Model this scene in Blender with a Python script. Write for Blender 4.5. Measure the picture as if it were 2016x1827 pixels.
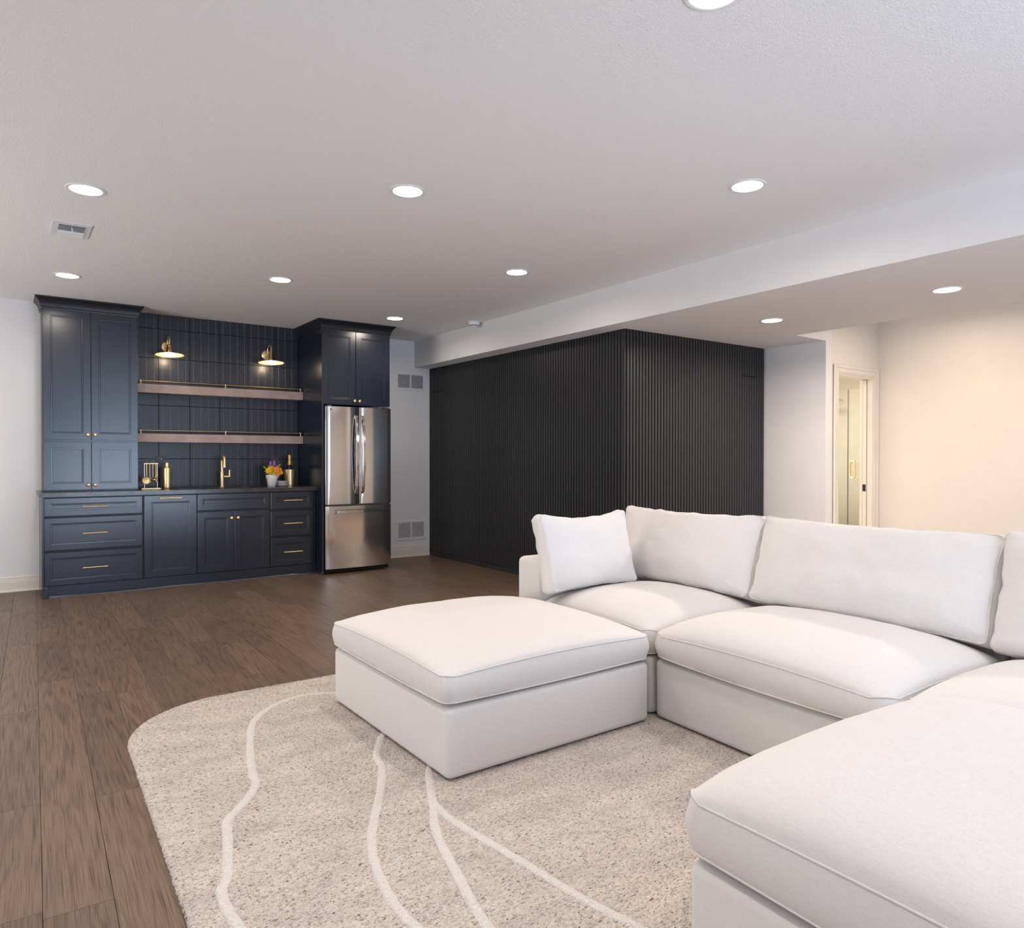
import bpy, bmesh, math, random
import numpy as np
from mathutils import Vector, Matrix, noise
random.seed(7)
for o in list(bpy.data.objects): bpy.data.objects.remove(o)
SC = bpy.context.scene
C = SC.collection
R = math.radians
PI = math.pi

# ------------------------------------------------------------------ camera
CAMZ = 1.217
yaw, pitch, roll = R(54.554), R(0.5006), R(-0.0203)
f = Vector((math.cos(yaw)*math.cos(pitch), math.sin(yaw)*math.cos(pitch), -math.sin(pitch)))
rt = Vector((math.sin(yaw), -math.cos(yaw), 0)); dn = f.cross(rt)
rt, dn = math.cos(roll)*rt+math.sin(roll)*dn, -math.sin(roll)*rt+math.cos(roll)*dn
cd = bpy.data.cameras.new('camera'); cam = bpy.data.objects.new('camera', cd); C.objects.link(cam)
mw = Matrix.Identity(4)
for i in range(3):
    mw[i][0] = rt[i]; mw[i][1] = -dn[i]; mw[i][2] = -f[i]
mw[2][3] = CAMZ
cam.matrix_world = mw
cd.sensor_fit = 'HORIZONTAL'; cd.sensor_width = 36.0; cd.lens = 1405.74/2016*36
cd.clip_start = 0.05
SC.camera = cam

# ------------------------------------------------------------------ world, big lights, exposure
w = bpy.data.worlds.new('world'); SC.world = w; w.use_nodes = True
bg = w.node_tree.nodes['Background']; bg.inputs[0].default_value = (0.62, 0.76, 1.0, 1); bg.inputs[1].default_value = 1.0
SC.view_settings.view_transform = 'Standard'; SC.view_settings.look = 'None'
SC.view_settings.exposure = 0.13; SC.view_settings.gamma = 1.0
SC.view_settings.use_curve_mapping = False
CEIL = 2.653
DAY = (0.50, 0.72, 1.0)
def area(name, loc, direction, sx, sy, power, color, shape='RECTANGLE', spread=180):
    l = bpy.data.lights.new(name, 'AREA'); l.shape = shape; l.size = sx; l.size_y = sy
    l.energy = power; l.color = color; l.spread = R(spread)
    o = bpy.data.objects.new(name, l); C.objects.link(o); o.location = loc
    o.rotation_euler = Vector(direction).to_track_quat('-Z', 'Y').to_euler()
    return o
# daylight through the glazed openings in the wall behind the camera and the wall on the left, plus added ceiling uplights
area('daylight', (2.3, -2.98, 1.25), (0, 1, 0.05), 3.0, 1.9, 68, DAY)
area('fill_uplight', (2.3, -2.95, 0.45), (0, 1, 1.7), 3.0, 0.7, 168, (0.71, 0.81, 1.0))  # added uplight at the patio opening, brightens the near ceiling
area('daylight', (-3.38, 1.2, 1.35), (1, 0, 0.1), 2.4, 1.5, 10, (1.0, 0.97, 0.94))
area('daylight', (-3.38, 5.3, 1.15), (1, 0, 0.1), 2.6, 1.9, 9, (1.0, 0.97, 0.94))  # light of the made-up far left window
area('fill_uplight', (-3.36, 5.3, 0.45), (1, 0, 1.5), 2.6, 0.7, 100, (1.0, 0.97, 0.94))  # added upward fill for the far ceiling
LAMP_W = 7.6
LAMP_C = (1.0, 0.86, 0.74)
WARM_C = (1.0, 0.83, 0.64)

# ------------------------------------------------------------------ materials
def newmat(name):
    m = bpy.data.materials.new(name); m.use_nodes = True
    nt = m.node_tree
    return m, nt, nt.nodes['Principled BSDF']
def N(nt, t, **kw):
    n = nt.nodes.new(t)
    for k, v in kw.items():
        if k.startswith('i_'):
            key = k[2:]
            n.inputs[int(key) if key.isdigit() else key].default_value = v
        else: setattr(n, k, v)
    return n
def ramp(nt, stops):
    n = nt.nodes.new('ShaderNodeValToRGB'); e = n.color_ramp.elements
    while len(e) < len(stops): e.new(0.5)
    for i, (p, c) in enumerate(stops): e[i].position = p; e[i].color = (*c, 1) if len(c) == 3 else c
    return n
def plain(name, col, rough=0.5, metal=0.0, var=0.06, scale=6.0, bump=0.0, bscale=200.0, spec=0.5):
    m, nt, b = newmat(name); L = nt.links.new
    tc = N(nt, 'ShaderNodeTexCoord')
    nz = N(nt, 'ShaderNodeTexNoise'); nz.inputs['Scale'].default_value = scale; nz.inputs['Detail'].default_value = 3
    L(tc.outputs['Object'], nz.inputs['Vector'])
    rp = ramp(nt, [(0.3, tuple(c*(1-var) for c in col)), (0.7, tuple(min(1, c*(1+var)) for c in col))])
    L(nz.outputs['Fac'], rp.inputs['Fac']); L(rp.outputs['Color'], b.inputs['Base Color'])
    b.inputs['Roughness'].default_value = rough; b.inputs['Metallic'].default_value = metal
    b.inputs['Specular IOR Level'].default_value = spec
    if bump:
        n2 = N(nt, 'ShaderNodeTexNoise'); n2.inputs['Scale'].default_value = bscale; n2.inputs['Detail'].default_value = 4
        L(tc.outputs['Object'], n2.inputs['Vector'])
        bp = N(nt, 'ShaderNodeBump'); bp.inputs['Strength'].default_value = bump; bp.inputs['Distance'].default_value = 0.002
        L(n2.outputs['Fac'], bp.inputs['Height']); L(bp.outputs['Normal'], b.inputs['Normal'])
    return m
def emit(name, col, s):
    m, nt, b = newmat(name)
    b.inputs['Base Color'].default_value = (0.8, 0.8, 0.8, 1)
    b.inputs['Emission Color'].default_value = (*col, 1); b.inputs['Emission Strength'].default_value = s
    return m
def mat_ceiling():
    m, nt, b = newmat('textured ceiling paint'); L = nt.links.new
    tc = N(nt, 'ShaderNodeTexCoord')
    v = N(nt, 'ShaderNodeTexNoise'); v.inputs['Scale'].default_value = 140; v.inputs['Detail'].default_value = 4; v.inputs['Roughness'].default_value = 0.55
    L(tc.outputs['Object'], v.inputs['Vector'])
    rp = ramp(nt, [(0.36, (0, 0, 0)), (0.62, (1, 1, 1))]); L(v.outputs['Fac'], rp.inputs['Fac'])
    bp = N(nt, 'ShaderNodeBump'); bp.inputs['Strength'].default_value = 0.45; bp.inputs['Distance'].default_value = 0.0025
    L(rp.outputs['Color'], bp.inputs['Height']); L(bp.outputs['Normal'], b.inputs['Normal'])
    b.inputs['Base Color'].default_value = (0.82, 0.805, 0.795, 1); b.inputs['Roughness'].default_value = 0.9
    return m
def mat_wood():
    m, nt, b = newmat('smoked oak plank'); L = nt.links.new
    tc = N(nt, 'ShaderNodeTexCoord'); oi = N(nt, 'ShaderNodeObjectInfo')
    mul = N(nt, 'ShaderNodeVectorMath', operation='SCALE'); mul.inputs['Scale'].default_value = 37.0
    cmb = N(nt, 'ShaderNodeCombineXYZ'); L(oi.outputs['Random'], cmb.inputs[0]); L(oi.outputs['Random'], cmb.inputs[1])
    L(cmb.outputs[0], mul.inputs[0])
    add = N(nt, 'ShaderNodeVectorMath', operation='ADD'); L(tc.outputs['Object'], add.inputs[0]); L(mul.outputs[0], add.inputs[1])
    mp = N(nt, 'ShaderNodeMapping'); mp.inputs['Scale'].default_value = (9.0, 0.6, 1); L(add.outputs[0], mp.inputs['Vector'])
    n1 = N(nt, 'ShaderNodeTexNoise'); n1.inputs['Scale'].default_value = 1.0; n1.inputs['Detail'].default_value = 2.0; n1.inputs['Distortion'].default_value = 0.35
    L(mp.outputs[0], n1.inputs['Vector'])
    k = N(nt, 'ShaderNodeMath', operation='MULTIPLY'); k.inputs[1].default_value = 75.0; L(n1.outputs['Fac'], k.inputs[0])
    s = N(nt, 'ShaderNodeMath', operation='SINE'); L(k.outputs[0], s.inputs[0])
    mp2 = N(nt, 'ShaderNodeMapping'); mp2.inputs['Scale'].default_value = (430.0, 4.5, 1); L(add.outputs[0], mp2.inputs['Vector'])
    n2 = N(nt, 'ShaderNodeTexNoise'); n2.inputs['Scale'].default_value = 1.0; n2.inputs['Detail'].default_value = 2; L(mp2.outputs[0], n2.inputs['Vector'])
    fr_ = ramp(nt, [(0.36, (0, 0, 0)), (0.56, (1, 1, 1))]); L(n2.outputs['Fac'], fr_.inputs['Fac'])
    n3 = N(nt, 'ShaderNodeTexNoise'); n3.inputs['Scale'].default_value = 2.2; n3.inputs['Detail'].default_value = 3; L(add.outputs[0], n3.inputs['Vector'])
    # grain = 0.5 + .22*sine + .5*(fiber-.5)
    pw = N(nt, 'ShaderNodeMath', operation='SMOOTH_MIN'); pw.inputs[1].default_value = 0.1; pw.inputs[2].default_value = 0.5; L(s.outputs[0], pw.inputs[0])
    g1 = N(nt, 'ShaderNodeMath', operation='MULTIPLY_ADD'); g1.inputs[1].default_value = 0.11; g1.inputs[2].default_value = 0.36; L(pw.outputs[0], g1.inputs[0])
    g2 = N(nt, 'ShaderNodeMath', operation='MULTIPLY_ADD'); g2.inputs[1].default_value = 0.30; L(fr_.outputs['Color'], g2.inputs[0]); L(g1.outputs[0], g2.inputs[2])
    rp = ramp(nt, [(0.26, (0.050, 0.031, 0.021)), (0.52, (0.129, 0.083, 0.056)), (0.80, (0.192, 0.129, 0.089))])
    L(g2.outputs[0], rp.inputs['Fac'])
    hsv = N(nt, 'ShaderNodeHueSaturation'); L(rp.outputs['Color'], hsv.inputs['Color'])
    vv = N(nt, 'ShaderNodeMath', operation='MULTIPLY_ADD'); vv.inputs[1].default_value = 0.34; vv.inputs[2].default_value = 0.74; L(oi.outputs['Random'], vv.inputs[0])
    vw = N(nt, 'ShaderNodeMath', operation='MULTIPLY_ADD'); vw.inputs[1].default_value = 0.35; L(n3.outputs['Fac'], vw.inputs[0]); L(vv.outputs[0], vw.inputs[2])
    L(vw.outputs[0], hsv.inputs['Value']); L(hsv.outputs[0], b.inputs['Base Color'])
    b.inputs['Roughness'].default_value = 0.4; b.inputs['Specular IOR Level'].default_value = 0.42
    bp = N(nt, 'ShaderNodeBump'); bp.inputs['Strength'].default_value = 0.25; bp.inputs['Distance'].default_value = 0.001
    L(g2.outputs[0], bp.inputs['Height']); L(bp.outputs['Normal'], b.inputs['Normal'])
    return m
def mat_fabric():
    m, nt, b = newmat('ivory linen'); L = nt.links.new
    tc = N(nt, 'ShaderNodeTexCoord')
    mp = N(nt, 'ShaderNodeMapping'); mp.inputs['Scale'].default_value = (55, 420, 420); L(tc.outputs['Object'], mp.inputs['Vector'])
    mq = N(nt, 'ShaderNodeMapping'); mq.inputs['Scale'].default_value = (420, 55, 300); L(tc.outputs['Object'], mq.inputs['Vector'])
    a = N(nt, 'ShaderNodeTexNoise'); a.inputs['Scale'].default_value = 1; a.inputs['Detail'].default_value = 2; L(mp.outputs[0], a.inputs['Vector'])
    c = N(nt, 'ShaderNodeTexNoise'); c.inputs['Scale'].default_value = 1; c.inputs['Detail'].default_value = 2; L(mq.outputs[0], c.inputs['Vector'])
    ad = N(nt, 'ShaderNodeMath', operation='ADD'); L(a.outputs['Fac'], ad.inputs[0]); L(c.outputs['Fac'], ad.inputs[1])
    hf = N(nt, 'ShaderNodeMath', operation='MULTIPLY'); hf.inputs[1].default_value = 0.5; L(ad.outputs[0], hf.inputs[0])
    rp = ramp(nt, [(0.3, (0.645, 0.615, 0.59)), (0.5, (0.705, 0.68, 0.66)), (0.7, (0.735, 0.715, 0.695))]); L(hf.outputs[0], rp.inputs['Fac'])
    L(rp.outputs['Color'], b.inputs['Base Color']); b.inputs['Roughness'].default_value = 0.95
    b.inputs['Specular IOR Level'].default_value = 0.15; b.inputs['Sheen Weight'].default_value = 0.15
    bp = N(nt, 'ShaderNodeBump'); bp.inputs['Strength'].default_value = 0.25; bp.inputs['Distance'].default_value = 0.0012
    L(hf.outputs[0], bp.inputs['Height']); L(bp.outputs['Normal'], b.inputs['Normal'])
    return m
def mat_rug(col, line=False):
    m, nt, b = newmat('rug line pile' if line else 'rug pile'); L = nt.links.new
    tc = N(nt, 'ShaderNodeTexCoord')
    mp = N(nt, 'ShaderNodeMapping'); mp.inputs['Scale'].default_value = (1.0, 1.7, 1); mp.inputs['Rotation'].default_value = (0, 0, R(2)); L(tc.outputs['Object'], mp.inputs['Vector'])
    vo = N(nt, 'ShaderNodeTexVoronoi'); vo.inputs['Scale'].default_value = 120; L(mp.outputs[0], vo.inputs['Vector'])
    mp2 = N(nt, 'ShaderNodeMapping'); mp2.inputs['Scale'].default_value = (1.0, 2.6, 1); L(tc.outputs['Object'], mp2.inputs['Vector'])
    big = N(nt, 'ShaderNodeTexNoise'); big.inputs['Scale'].default_value = 3.2; big.inputs['Detail'].default_value = 3; L(mp2.outputs[0], big.inputs['Vector'])
    sp = N(nt, 'ShaderNodeTexNoise'); sp.inputs['Scale'].default_value = 75; sp.inputs['Detail'].default_value = 2; L(mp2.outputs[0], sp.inputs['Vector'])
    sp2 = N(nt, 'ShaderNodeTexNoise'); sp2.inputs['Scale'].default_value = 38; sp2.inputs['Detail'].default_value = 2; L(mp2.outputs[0], sp2.inputs['Vector'])
    if line:
        rp = ramp(nt, [(0.0, (0.78, 0.745, 0.70)), (1.0, (0.72, 0.68, 0.635))])
        L(vo.outputs['Distance'], rp.inputs['Fac']); L(rp.outputs['Color'], b.inputs['Base Color'])
    else:
        sub = N(nt, 'ShaderNodeSeparateColor'); L(vo.outputs['Color'], sub.inputs[0])
        tone = ramp(nt, [(0.0, tuple(c*0.66 for c in col)), (0.25, tuple(c*0.90 for c in col)), (0.6, col), (1.0, tuple(min(1, c*1.09) for c in col))])
        L(sub.outputs[0], tone.inputs['Fac'])
        bigr = ramp(nt, [(0.32, (0.90, 0.895, 0.90)), (0.62, (1.05, 1.045, 1.03))]); L(big.outputs['Fac'], bigr.inputs['Fac'])
        mx = N(nt, 'ShaderNodeMix', data_type='RGBA', blend_type='MULTIPLY'); mx.inputs[0].default_value = 1
        L(tone.outputs['Color'], mx.inputs[6]); L(bigr.outputs['Color'], mx.inputs[7])
        dk = ramp(nt, [(0.63, (0, 0, 0)), (0.68, (1, 1, 1))]); L(sp.outputs['Fac'], dk.inputs['Fac'])
        mx2 = N(nt, 'ShaderNodeMix', data_type='RGBA'); L(dk.outputs['Color'], mx2.inputs[0]); L(mx.outputs[2], mx2.inputs[6]); mx2.inputs[7].default_value = (0.10, 0.085, 0.08, 1)
        bk = ramp(nt, [(0.69, (0, 0, 0)), (0.72, (1, 1, 1))]); L(sp2.outputs['Fac'], bk.inputs['Fac'])
        mx3 = N(nt, 'ShaderNodeMix', data_type='RGBA'); L(bk.outputs['Color'], mx3.inputs[0]); L(mx2.outputs[2], mx3.inputs[6]); mx3.inputs[7].default_value = (0.30, 0.17, 0.10, 1)
        L(mx3.outputs[2], b.inputs['Base Color'])
    b.inputs['Roughness'].default_value = 1.0; b.inputs['Specular IOR Level'].default_value = 0.05
    iv = N(nt, 'ShaderNodeMath', operation='SUBTRACT'); iv.inputs[0].default_value = 1.0; L(vo.outputs['Distance'], iv.inputs[1])
    bp = N(nt, 'ShaderNodeBump'); bp.inputs['Strength'].default_value = 0.9; bp.inputs['Distance'].default_value = 0.006
    L(iv.outputs[0], bp.inputs['Height']); L(bp.outputs['Normal'], b.inputs['Normal'])
    return m
def mat_steel():
    m, nt, b = newmat('stainless steel'); L = nt.links.new
    tc = N(nt, 'ShaderNodeTexCoord'); mp = N(nt, 'ShaderNodeMapping'); mp.inputs['Scale'].default_value = (4, 4, 700); L(tc.outputs['Object'], mp.inputs['Vector'])
    n = N(nt, 'ShaderNodeTexNoise'); n.inputs['Scale'].default_value = 1; L(mp.outputs[0], n.inputs['Vector'])
    rp = ramp(nt, [(0.3, (0.07, 0.07, 0.07)), (0.7, (0.10, 0.10, 0.10))]); L(n.outputs['Fac'], rp.inputs['Fac']); L(rp.outputs['Color'], b.inputs['Roughness'])
    b.inputs['Base Color'].default_value = (0.86, 0.82, 0.78, 1); b.inputs['Metallic'].default_value = 1
    return m
def mat_glass():
    m, nt, b = newmat('clear shower glass'); L = nt.links.new
    tr = N(nt, 'ShaderNodeBsdfTransparent'); tr.inputs[0].default_value = (0.97, 0.975, 0.955, 1)
    gl = N(nt, 'ShaderNodeBsdfGlossy'); gl.inputs['Roughness'].default_value = 0.02
    fz = N(nt, 'ShaderNodeFresnel'); fz.inputs['IOR'].default_value = 1.5
    mx = N(nt, 'ShaderNodeMixShader'); L(fz.outputs[0], mx.inputs[0]); L(tr.outputs[0], mx.inputs[1]); L(gl.outputs[0], mx.inputs[2])
    L(mx.outputs[0], nt.nodes['Material Output'].inputs['Surface'])
    return m
M = {}
M['ceil'] = mat_ceiling(); M['wood'] = mat_wood(); M['fabric'] = mat_fabric()
M['rug'] = mat_rug((0.68, 0.612, 0.552)); M['rugline'] = mat_rug((1, 1, 1), True)
M['steel'] = mat_steel(); M['glass'] = mat_glass()
M['wall'] = plain('painted wall', (0.75, 0.735, 0.725), 0.75, var=0.012, bump=0.06, bscale=300)
M['hallwall'] = plain('lamp-warmed hall wall', (0.75, 0.685, 0.615), 0.75, var=0.012, bump=0.06, bscale=300)  # wall paint with the warm hall light put into the colour
M['trim'] = plain('lamp-warmed trim paint', (0.74, 0.68, 0.60), 0.4, var=0.015)  # warmth of the hall and bathroom light is put into this colour
M['navy'] = plain('navy cabinet paint', (0.0075, 0.0125, 0.0275), 0.25, var=0.03, bump=0.04, bscale=500, spec=0.8)
M['navydark'] = plain('navy crown paint', (0.011, 0.0125, 0.018), 0.42, var=0.03)
M['black'] = plain('black slat paint', (0.025, 0.025, 0.027), 0.42, var=0.05, bump=0.05, spec=0.42)
M['blackback'] = plain('black felt backing', (0.006, 0.006, 0.006), 0.95, var=0.02)
M['counter'] = plain('dark quartz', (0.045, 0.042, 0.042), 0.22, var=0.35, scale=14)
M['tile'] = plain('navy ceramic tile', (0.012, 0.0138, 0.023), 0.36, var=0.08, scale=4)
M['dot'] = plain('tile bead glints', (0.33, 0.33, 0.34), 0.3, var=0.02)  # glints on the beads put into the colour as a pale tone
M['grout'] = plain('dark grout', (0.012, 0.012, 0.014), 0.9)
M['shelf'] = plain('stained walnut', (0.41, 0.30, 0.265), 0.5, var=0.14, scale=9, bump=0.1, bscale=120)
M['gold'] = plain('brushed brass', (0.95, 0.72, 0.40), 0.36, 1.0, var=0.05, scale=20)
M['golddk'] = plain('antique brass', (0.62, 0.43, 0.22), 0.25, 1.0, var=0.05, scale=20)
M['white'] = plain('white enamel', (0.76, 0.76, 0.78), 0.35, var=0.01)
M['grey'] = plain('grey duct metal', (0.07, 0.07, 0.085), 0.5, 0.3, var=0.05)
M['ventgrey'] = plain('pale duct metal', (0.30, 0.32, 0.37), 0.5, var=0.03)
M['porcelain'] = plain('white porcelain', (0.90, 0.89, 0.88), 0.2, var=0.01)
M['pot'] = plain('distressed white pot', (0.82, 0.79, 0.77), 0.7, var=0.2, scale=45, bump=0.3, bscale=90)
M['darkplastic'] = plain('charcoal plastic', (0.032, 0.034, 0.038), 0.4, var=0.02)
M['rubber'] = plain('black rubber', (0.010, 0.010, 0.011), 0.7, var=0.02)
M['fridgeside'] = plain('dark grey fridge side', (0.06, 0.06, 0.065), 0.4, var=0.03)
M['yellow'] = plain('yellow petals', (0.85, 0.50, 0.02), 0.6, var=0.2, scale=60)
M['orange'] = plain('orange petals', (0.82, 0.26, 0.03), 0.6, var=0.2, scale=60)
M['purple'] = plain('purple petals', (0.38, 0.16, 0.50), 0.6, var=0.25, scale=90)
M['leaf'] = plain('green leaves', (0.22, 0.32, 0.04), 0.55, var=0.3, scale=50)
M['lime'] = plain('lime buds', (0.45, 0.52, 0.03), 0.55, var=0.3, scale=50)
M['foil'] = plain('yellow foil', (0.80, 0.44, 0.05), 0.32, 0.5, var=0.08, scale=40)
M['bottle'] = plain('dark green bottle glass', (0.010, 0.014, 0.010), 0.08, var=0.02)
M['showertile'] = plain('pale shower tile', (0.78, 0.78, 0.74), 0.25, var=0.05, scale=5)
M['bathwall'] = plain('bathroom wall paint', (0.72, 0.62, 0.50), 0.7, var=0.01)
M['lining'] = plain('cream gold shade lining', (0.86, 0.74, 0.52), 0.5, 0.0, var=0.02)
M['lens'] = emit('lit downlight lens', (1.0, 0.95, 0.88), 14.0)
M['bulb'] = emit('lit warm bulb', (1.0, 0.78, 0.50), 22.0)
M['led'] = emit('green indicator', (0.7, 0.9, 0.3), 0.8)

# ------------------------------------------------------------------ helpers
ROOT = {}
def tag(o, label=None, cat=None, group=None, kind=None):
    if label: o['label'] = label
    if cat: o['category'] = cat
    if group: o['group'] = group
    if kind: o['kind'] = kind
    return o
def thing(name, label, cat, loc=(0, 0, 0), rz=0.0, group=None):
    o = bpy.data.objects.new(name, None); C.objects.link(o); o.empty_display_size = 0.1
    o.location = loc; o.rotation_euler = (0, 0, rz); ROOT[o.name] = Vector(loc)
    return tag(o, label, cat, group)
def obj(name, bm, mats, parent=None, local=False, smooth=35, label=None):
    """link bm as ONE mesh object; bm is in world coordinates unless local"""
    if parent is not None and not local:
        off = ROOT.get(parent.name, Vector((0, 0, 0)))
        if off.length: bmesh.ops.translate(bm, verts=bm.verts, vec=-off)
    bmesh.ops.recalc_face_normals(bm, faces=bm.faces)
    me = bpy.data.meshes.new(name); bm.to_mesh(me); bm.free()
    if not isinstance(mats, (list, tuple)): mats = [mats]
    for x in mats: me.materials.append(x)
    if smooth:
        me.polygons.foreach_set('use_smooth', [True]*len(me.polygons)); me.set_sharp_from_angle(angle=R(smooth))
    o = bpy.data.objects.new(name, me); C.objects.link(o)
    if parent is not None:
        o.parent = parent; ROOT[o.name] = ROOT.get(parent.name, Vector((0, 0, 0)))
    else: ROOT[o.name] = Vector((0, 0, 0))
    if label: o['label'] = label
    return o
def single(name, bm, mats, label, cat, group=None, **k):
    return tag(obj(name, bm, mats, **k), label, cat, group)
def struct(name, bm, mats, parent=None, **k):
    o = obj(name, bm, mats, parent, **k)
    if parent is None: o['kind'] = 'structure'
    return o
def B(): return bmesh.new()
def box(bm, x0, x1, y0, y1, z0, z1, bev=0.0, seg=1, mi=0):
    vs = [bm.verts.new((x, y, z)) for z in (z0, z1) for y in (y0, y1) for x in (x0, x1)]
    q = [(0, 2, 3, 1), (4, 5, 7, 6), (0, 1, 5, 4), (2, 6, 7, 3), (0, 4, 6, 2), (1, 3, 7, 5)]
    fs = [bm.faces.new([vs[i] for i in t]) for t in q]
    for x in fs: x.material_index = mi
    if bev > 0:
        es = list({e for x in fs for e in x.edges})
        r = bmesh.ops.bevel(bm, geom=es, offset=bev, segments=seg, profile=0.5, affect='EDGES', clamp_overlap=True)
        for x in r['faces']: x.material_index = mi
    return bm
def bxo(*a, **k): return box(B(), *a, **k)
def lathe(bm, prof, c, axis='Z', n=20, mi=0, cap=True):
    cx, cy, cz = c
    rings = []
    for r, t in prof:
        ring = []
        for i in range(n):
            a = 2*PI*i/n; p, q = r*math.cos(a), r*math.sin(a)
            if axis == 'Z': v = (cx+p, cy+q, cz+t)
            elif axis == 'Y': v = (cx+p, cy+t, cz+q)
            else: v = (cx+t, cy+p, cz+q)
            ring.append(bm.verts.new(v))
        rings.append(ring)
    for k in range(len(rings)-1):
        for i in range(n):
            x = bm.faces.new((rings[k][i], rings[k][(i+1) % n], rings[k+1][(i+1) % n], rings[k+1][i])); x.material_index = mi
    if cap:
        for ring in (rings[0], rings[-1]):
            if (ring[0].co-ring[n//2].co).length > 1e-5:
                x = bm.faces.new(ring); x.material_index = mi
    return bm
def tube(bm, pts, r, n=8, closed=False, mi=0):
    pts = [Vector(p) for p in pts]; rings = []; m = len(pts)
    up = None
    for i, p in enumerate(pts):
        a = pts[i-1] if (i > 0 or closed) else p
        b = pts[(i+1) % m] if (i < m-1 or closed) else p
        t = (b-a).normalized()
        if up is None:
            up = Vector((0, 0, 1)) if abs(t.z) < 0.9 else Vector((1, 0, 0))
        u = (up-t*up.dot(t)).normalized(); v = t.cross(u); up = u
        rr = r[i] if isinstance(r, (list, tuple)) else r
        rings.append([bm.verts.new(p+u*rr*math.cos(2*PI*k/n)+v*rr*math.sin(2*PI*k/n)) for k in range(n)])
    for i in range(m if closed else m-1):
        A, D = rings[i], rings[(i+1) % m]
        for k in range(n):
            x = bm.faces.new((A[k], A[(k+1) % n], D[(k+1) % n], D[k])); x.material_index = mi
    if not closed:
        for ring in (rings[0], rings[-1]):
            x = bm.faces.new(ring); x.material_index = mi
    return bm
def sphere(bm, c, r, sc=(1, 1, 1), u=10, v=7, mi=0):
    g = bmesh.ops.create_uvsphere(bm, u_segments=u, v_segments=v, radius=r)
    for q in g['verts']: q.co = Vector((q.co.x*sc[0], q.co.y*sc[1], q.co.z*sc[2]))+Vector(c)
    for x in {fc for q in g['verts'] for fc in q.link_faces}: x.material_index = mi
    return bm
def prism(bm, poly, axis, a, b, mi=0):
    """extrude a 2D polygon along an axis; poly holds the other two coordinates in xyz order"""
    def P(p, t):
        return {'X': (t, p[0], p[1]), 'Y': (p[0], t, p[1]), 'Z': (p[0], p[1], t)}[axis]
    A = [bm.verts.new(P(p, a)) for p in poly]; D = [bm.verts.new(P(p, b)) for p in poly]
    n = len(poly)
    for i in range(n): bm.faces.new((A[i], A[(i+1) % n], D[(i+1) % n], D[i])).material_index = mi
    bm.faces.new(A[::-1]).material_index = mi; bm.faces.new(D).material_index = mi
    return bm
def copy_tree(o, parent=None):
    c = o.copy(); C.objects.link(c); ROOT[c.name] = ROOT.get(o.name, Vector((0, 0, 0)))
    if parent is not None: c.parent = parent
    for ch in list(o.children): copy_tree(ch, c)
    return c
def front(x0, x1, z0, z1, yf, t=0.02, fr=0.058, flat=False):
    """shaker front facing -Y: frame, stepped bead, recessed panel"""
    bm = B()
    rings = [(0.0, t), (0.0, 0.0015), (0.0015, 0.0), (fr, 0.0), (fr+0.002, 0.004), (fr+0.013, 0.0045), (fr+0.0155, 0.0095)]
    prev = None
    for ins, d in rings:
        vs = [bm.verts.new((x, yf+d, z)) for x, z in ((x0+ins, z0+ins), (x1-ins, z0+ins), (x1-ins, z1-ins), (x0+ins, z1-ins))]
        if prev:
            for i in range(4): bm.faces.new((prev[i], prev[(i+1) % 4], vs[(i+1) % 4], vs[i]))
        else: bm.faces.new(vs)
        prev = vs
    bm.faces.new(prev)
    return bm
def knob(x, yf, z, parent):
    return obj('knob', lathe(B(), [(0.006, 0), (0.006, -0.014), (0.010, -0.017), (0.0155, -0.021), (0.016, -0.026), (0.012, -0.031), (0.004, -0.033)], (x, yf, z), 'Y', 14), M['gold'], parent)
def pull(x, yf, z, parent, ln=0.195):
    bm = B()
    tube(bm, [(x-ln/2, yf-0.028, z), (x+ln/2, yf-0.028, z)], 0.0052, 8)
    for s in (-1, 1): tube(bm, [(x+s*(ln/2-0.02), yf, z), (x+s*(ln/2-0.02), yf-0.028, z)], 0.0042, 6)
    return obj('bar_pull', bm, M['gold'], parent)

# ------------------------------------------------------------------ room shell
YB = 7.905       # back wall
XR = 7.31        # right wall of the hall
YF = -2.85       # wall behind the camera
XL = -3.25
bm = B(); box(bm, XL-0.2, 10.0, YF-0.2, 8.2, -0.12, -0.016)
floor = struct('floor', bm, M['wood'])
# planks laid almost along Y; every visible one is its own board
PANG = R(-1.62); PW = 0.165
rows = {}
def rowx(i): return 0.015+i*PW        # left seam of row i at Y=0
fixed = {-1: [2.28, 3.0, 4.13], 0: [2.24, 4.62, 6.1], 1: [2.95, 4.25, 5.4]}
cnt = 0
for i in range(-6, 28):
    if i in fixed:
        cuts = [1.2]+fixed[i]+[5.6, 6.7]
        cuts = sorted(set(cuts))
    else:
        cuts = [1.25]; y = 1.25+random.uniform(0.3, 1.5)
        while y < 7.4:
            cuts.append(y); y += random.choice([0.55, 0.8, 1.1, 1.35, 1.6])*random.uniform(0.9, 1.1)
    cuts = [c for c in cuts if c < 7.6]+[8.0]
    for a, b in zip(cuts[:-1], cuts[1:]):
        bm = box(B(), -PW/2+0.0006, PW/2-0.0006, -(b-a)/2+0.0006, (b-a)/2-0.0006, -0.0155, 0.0, 0.0006)
        o = obj('plank', bm, M['wood'], floor, local=True, smooth=0)
        xm = rowx(i)+PW/2; ym = (a+b)/2
        o.location = (xm*math.cos(PANG)-ym*math.sin(PANG), xm*math.sin(PANG)+ym*math.cos(PANG), random.uniform(-0.0004, 0.0))
        o.rotation_euler = (0, 0, PANG); cnt += 1
bm = B(); box(bm, XL-0.2, 10.0, YF-0.2, 8.2, CEIL, CEIL+0.12)
struct('ceiling', bm, M['ceil'])
SZ = 2.33
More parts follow.
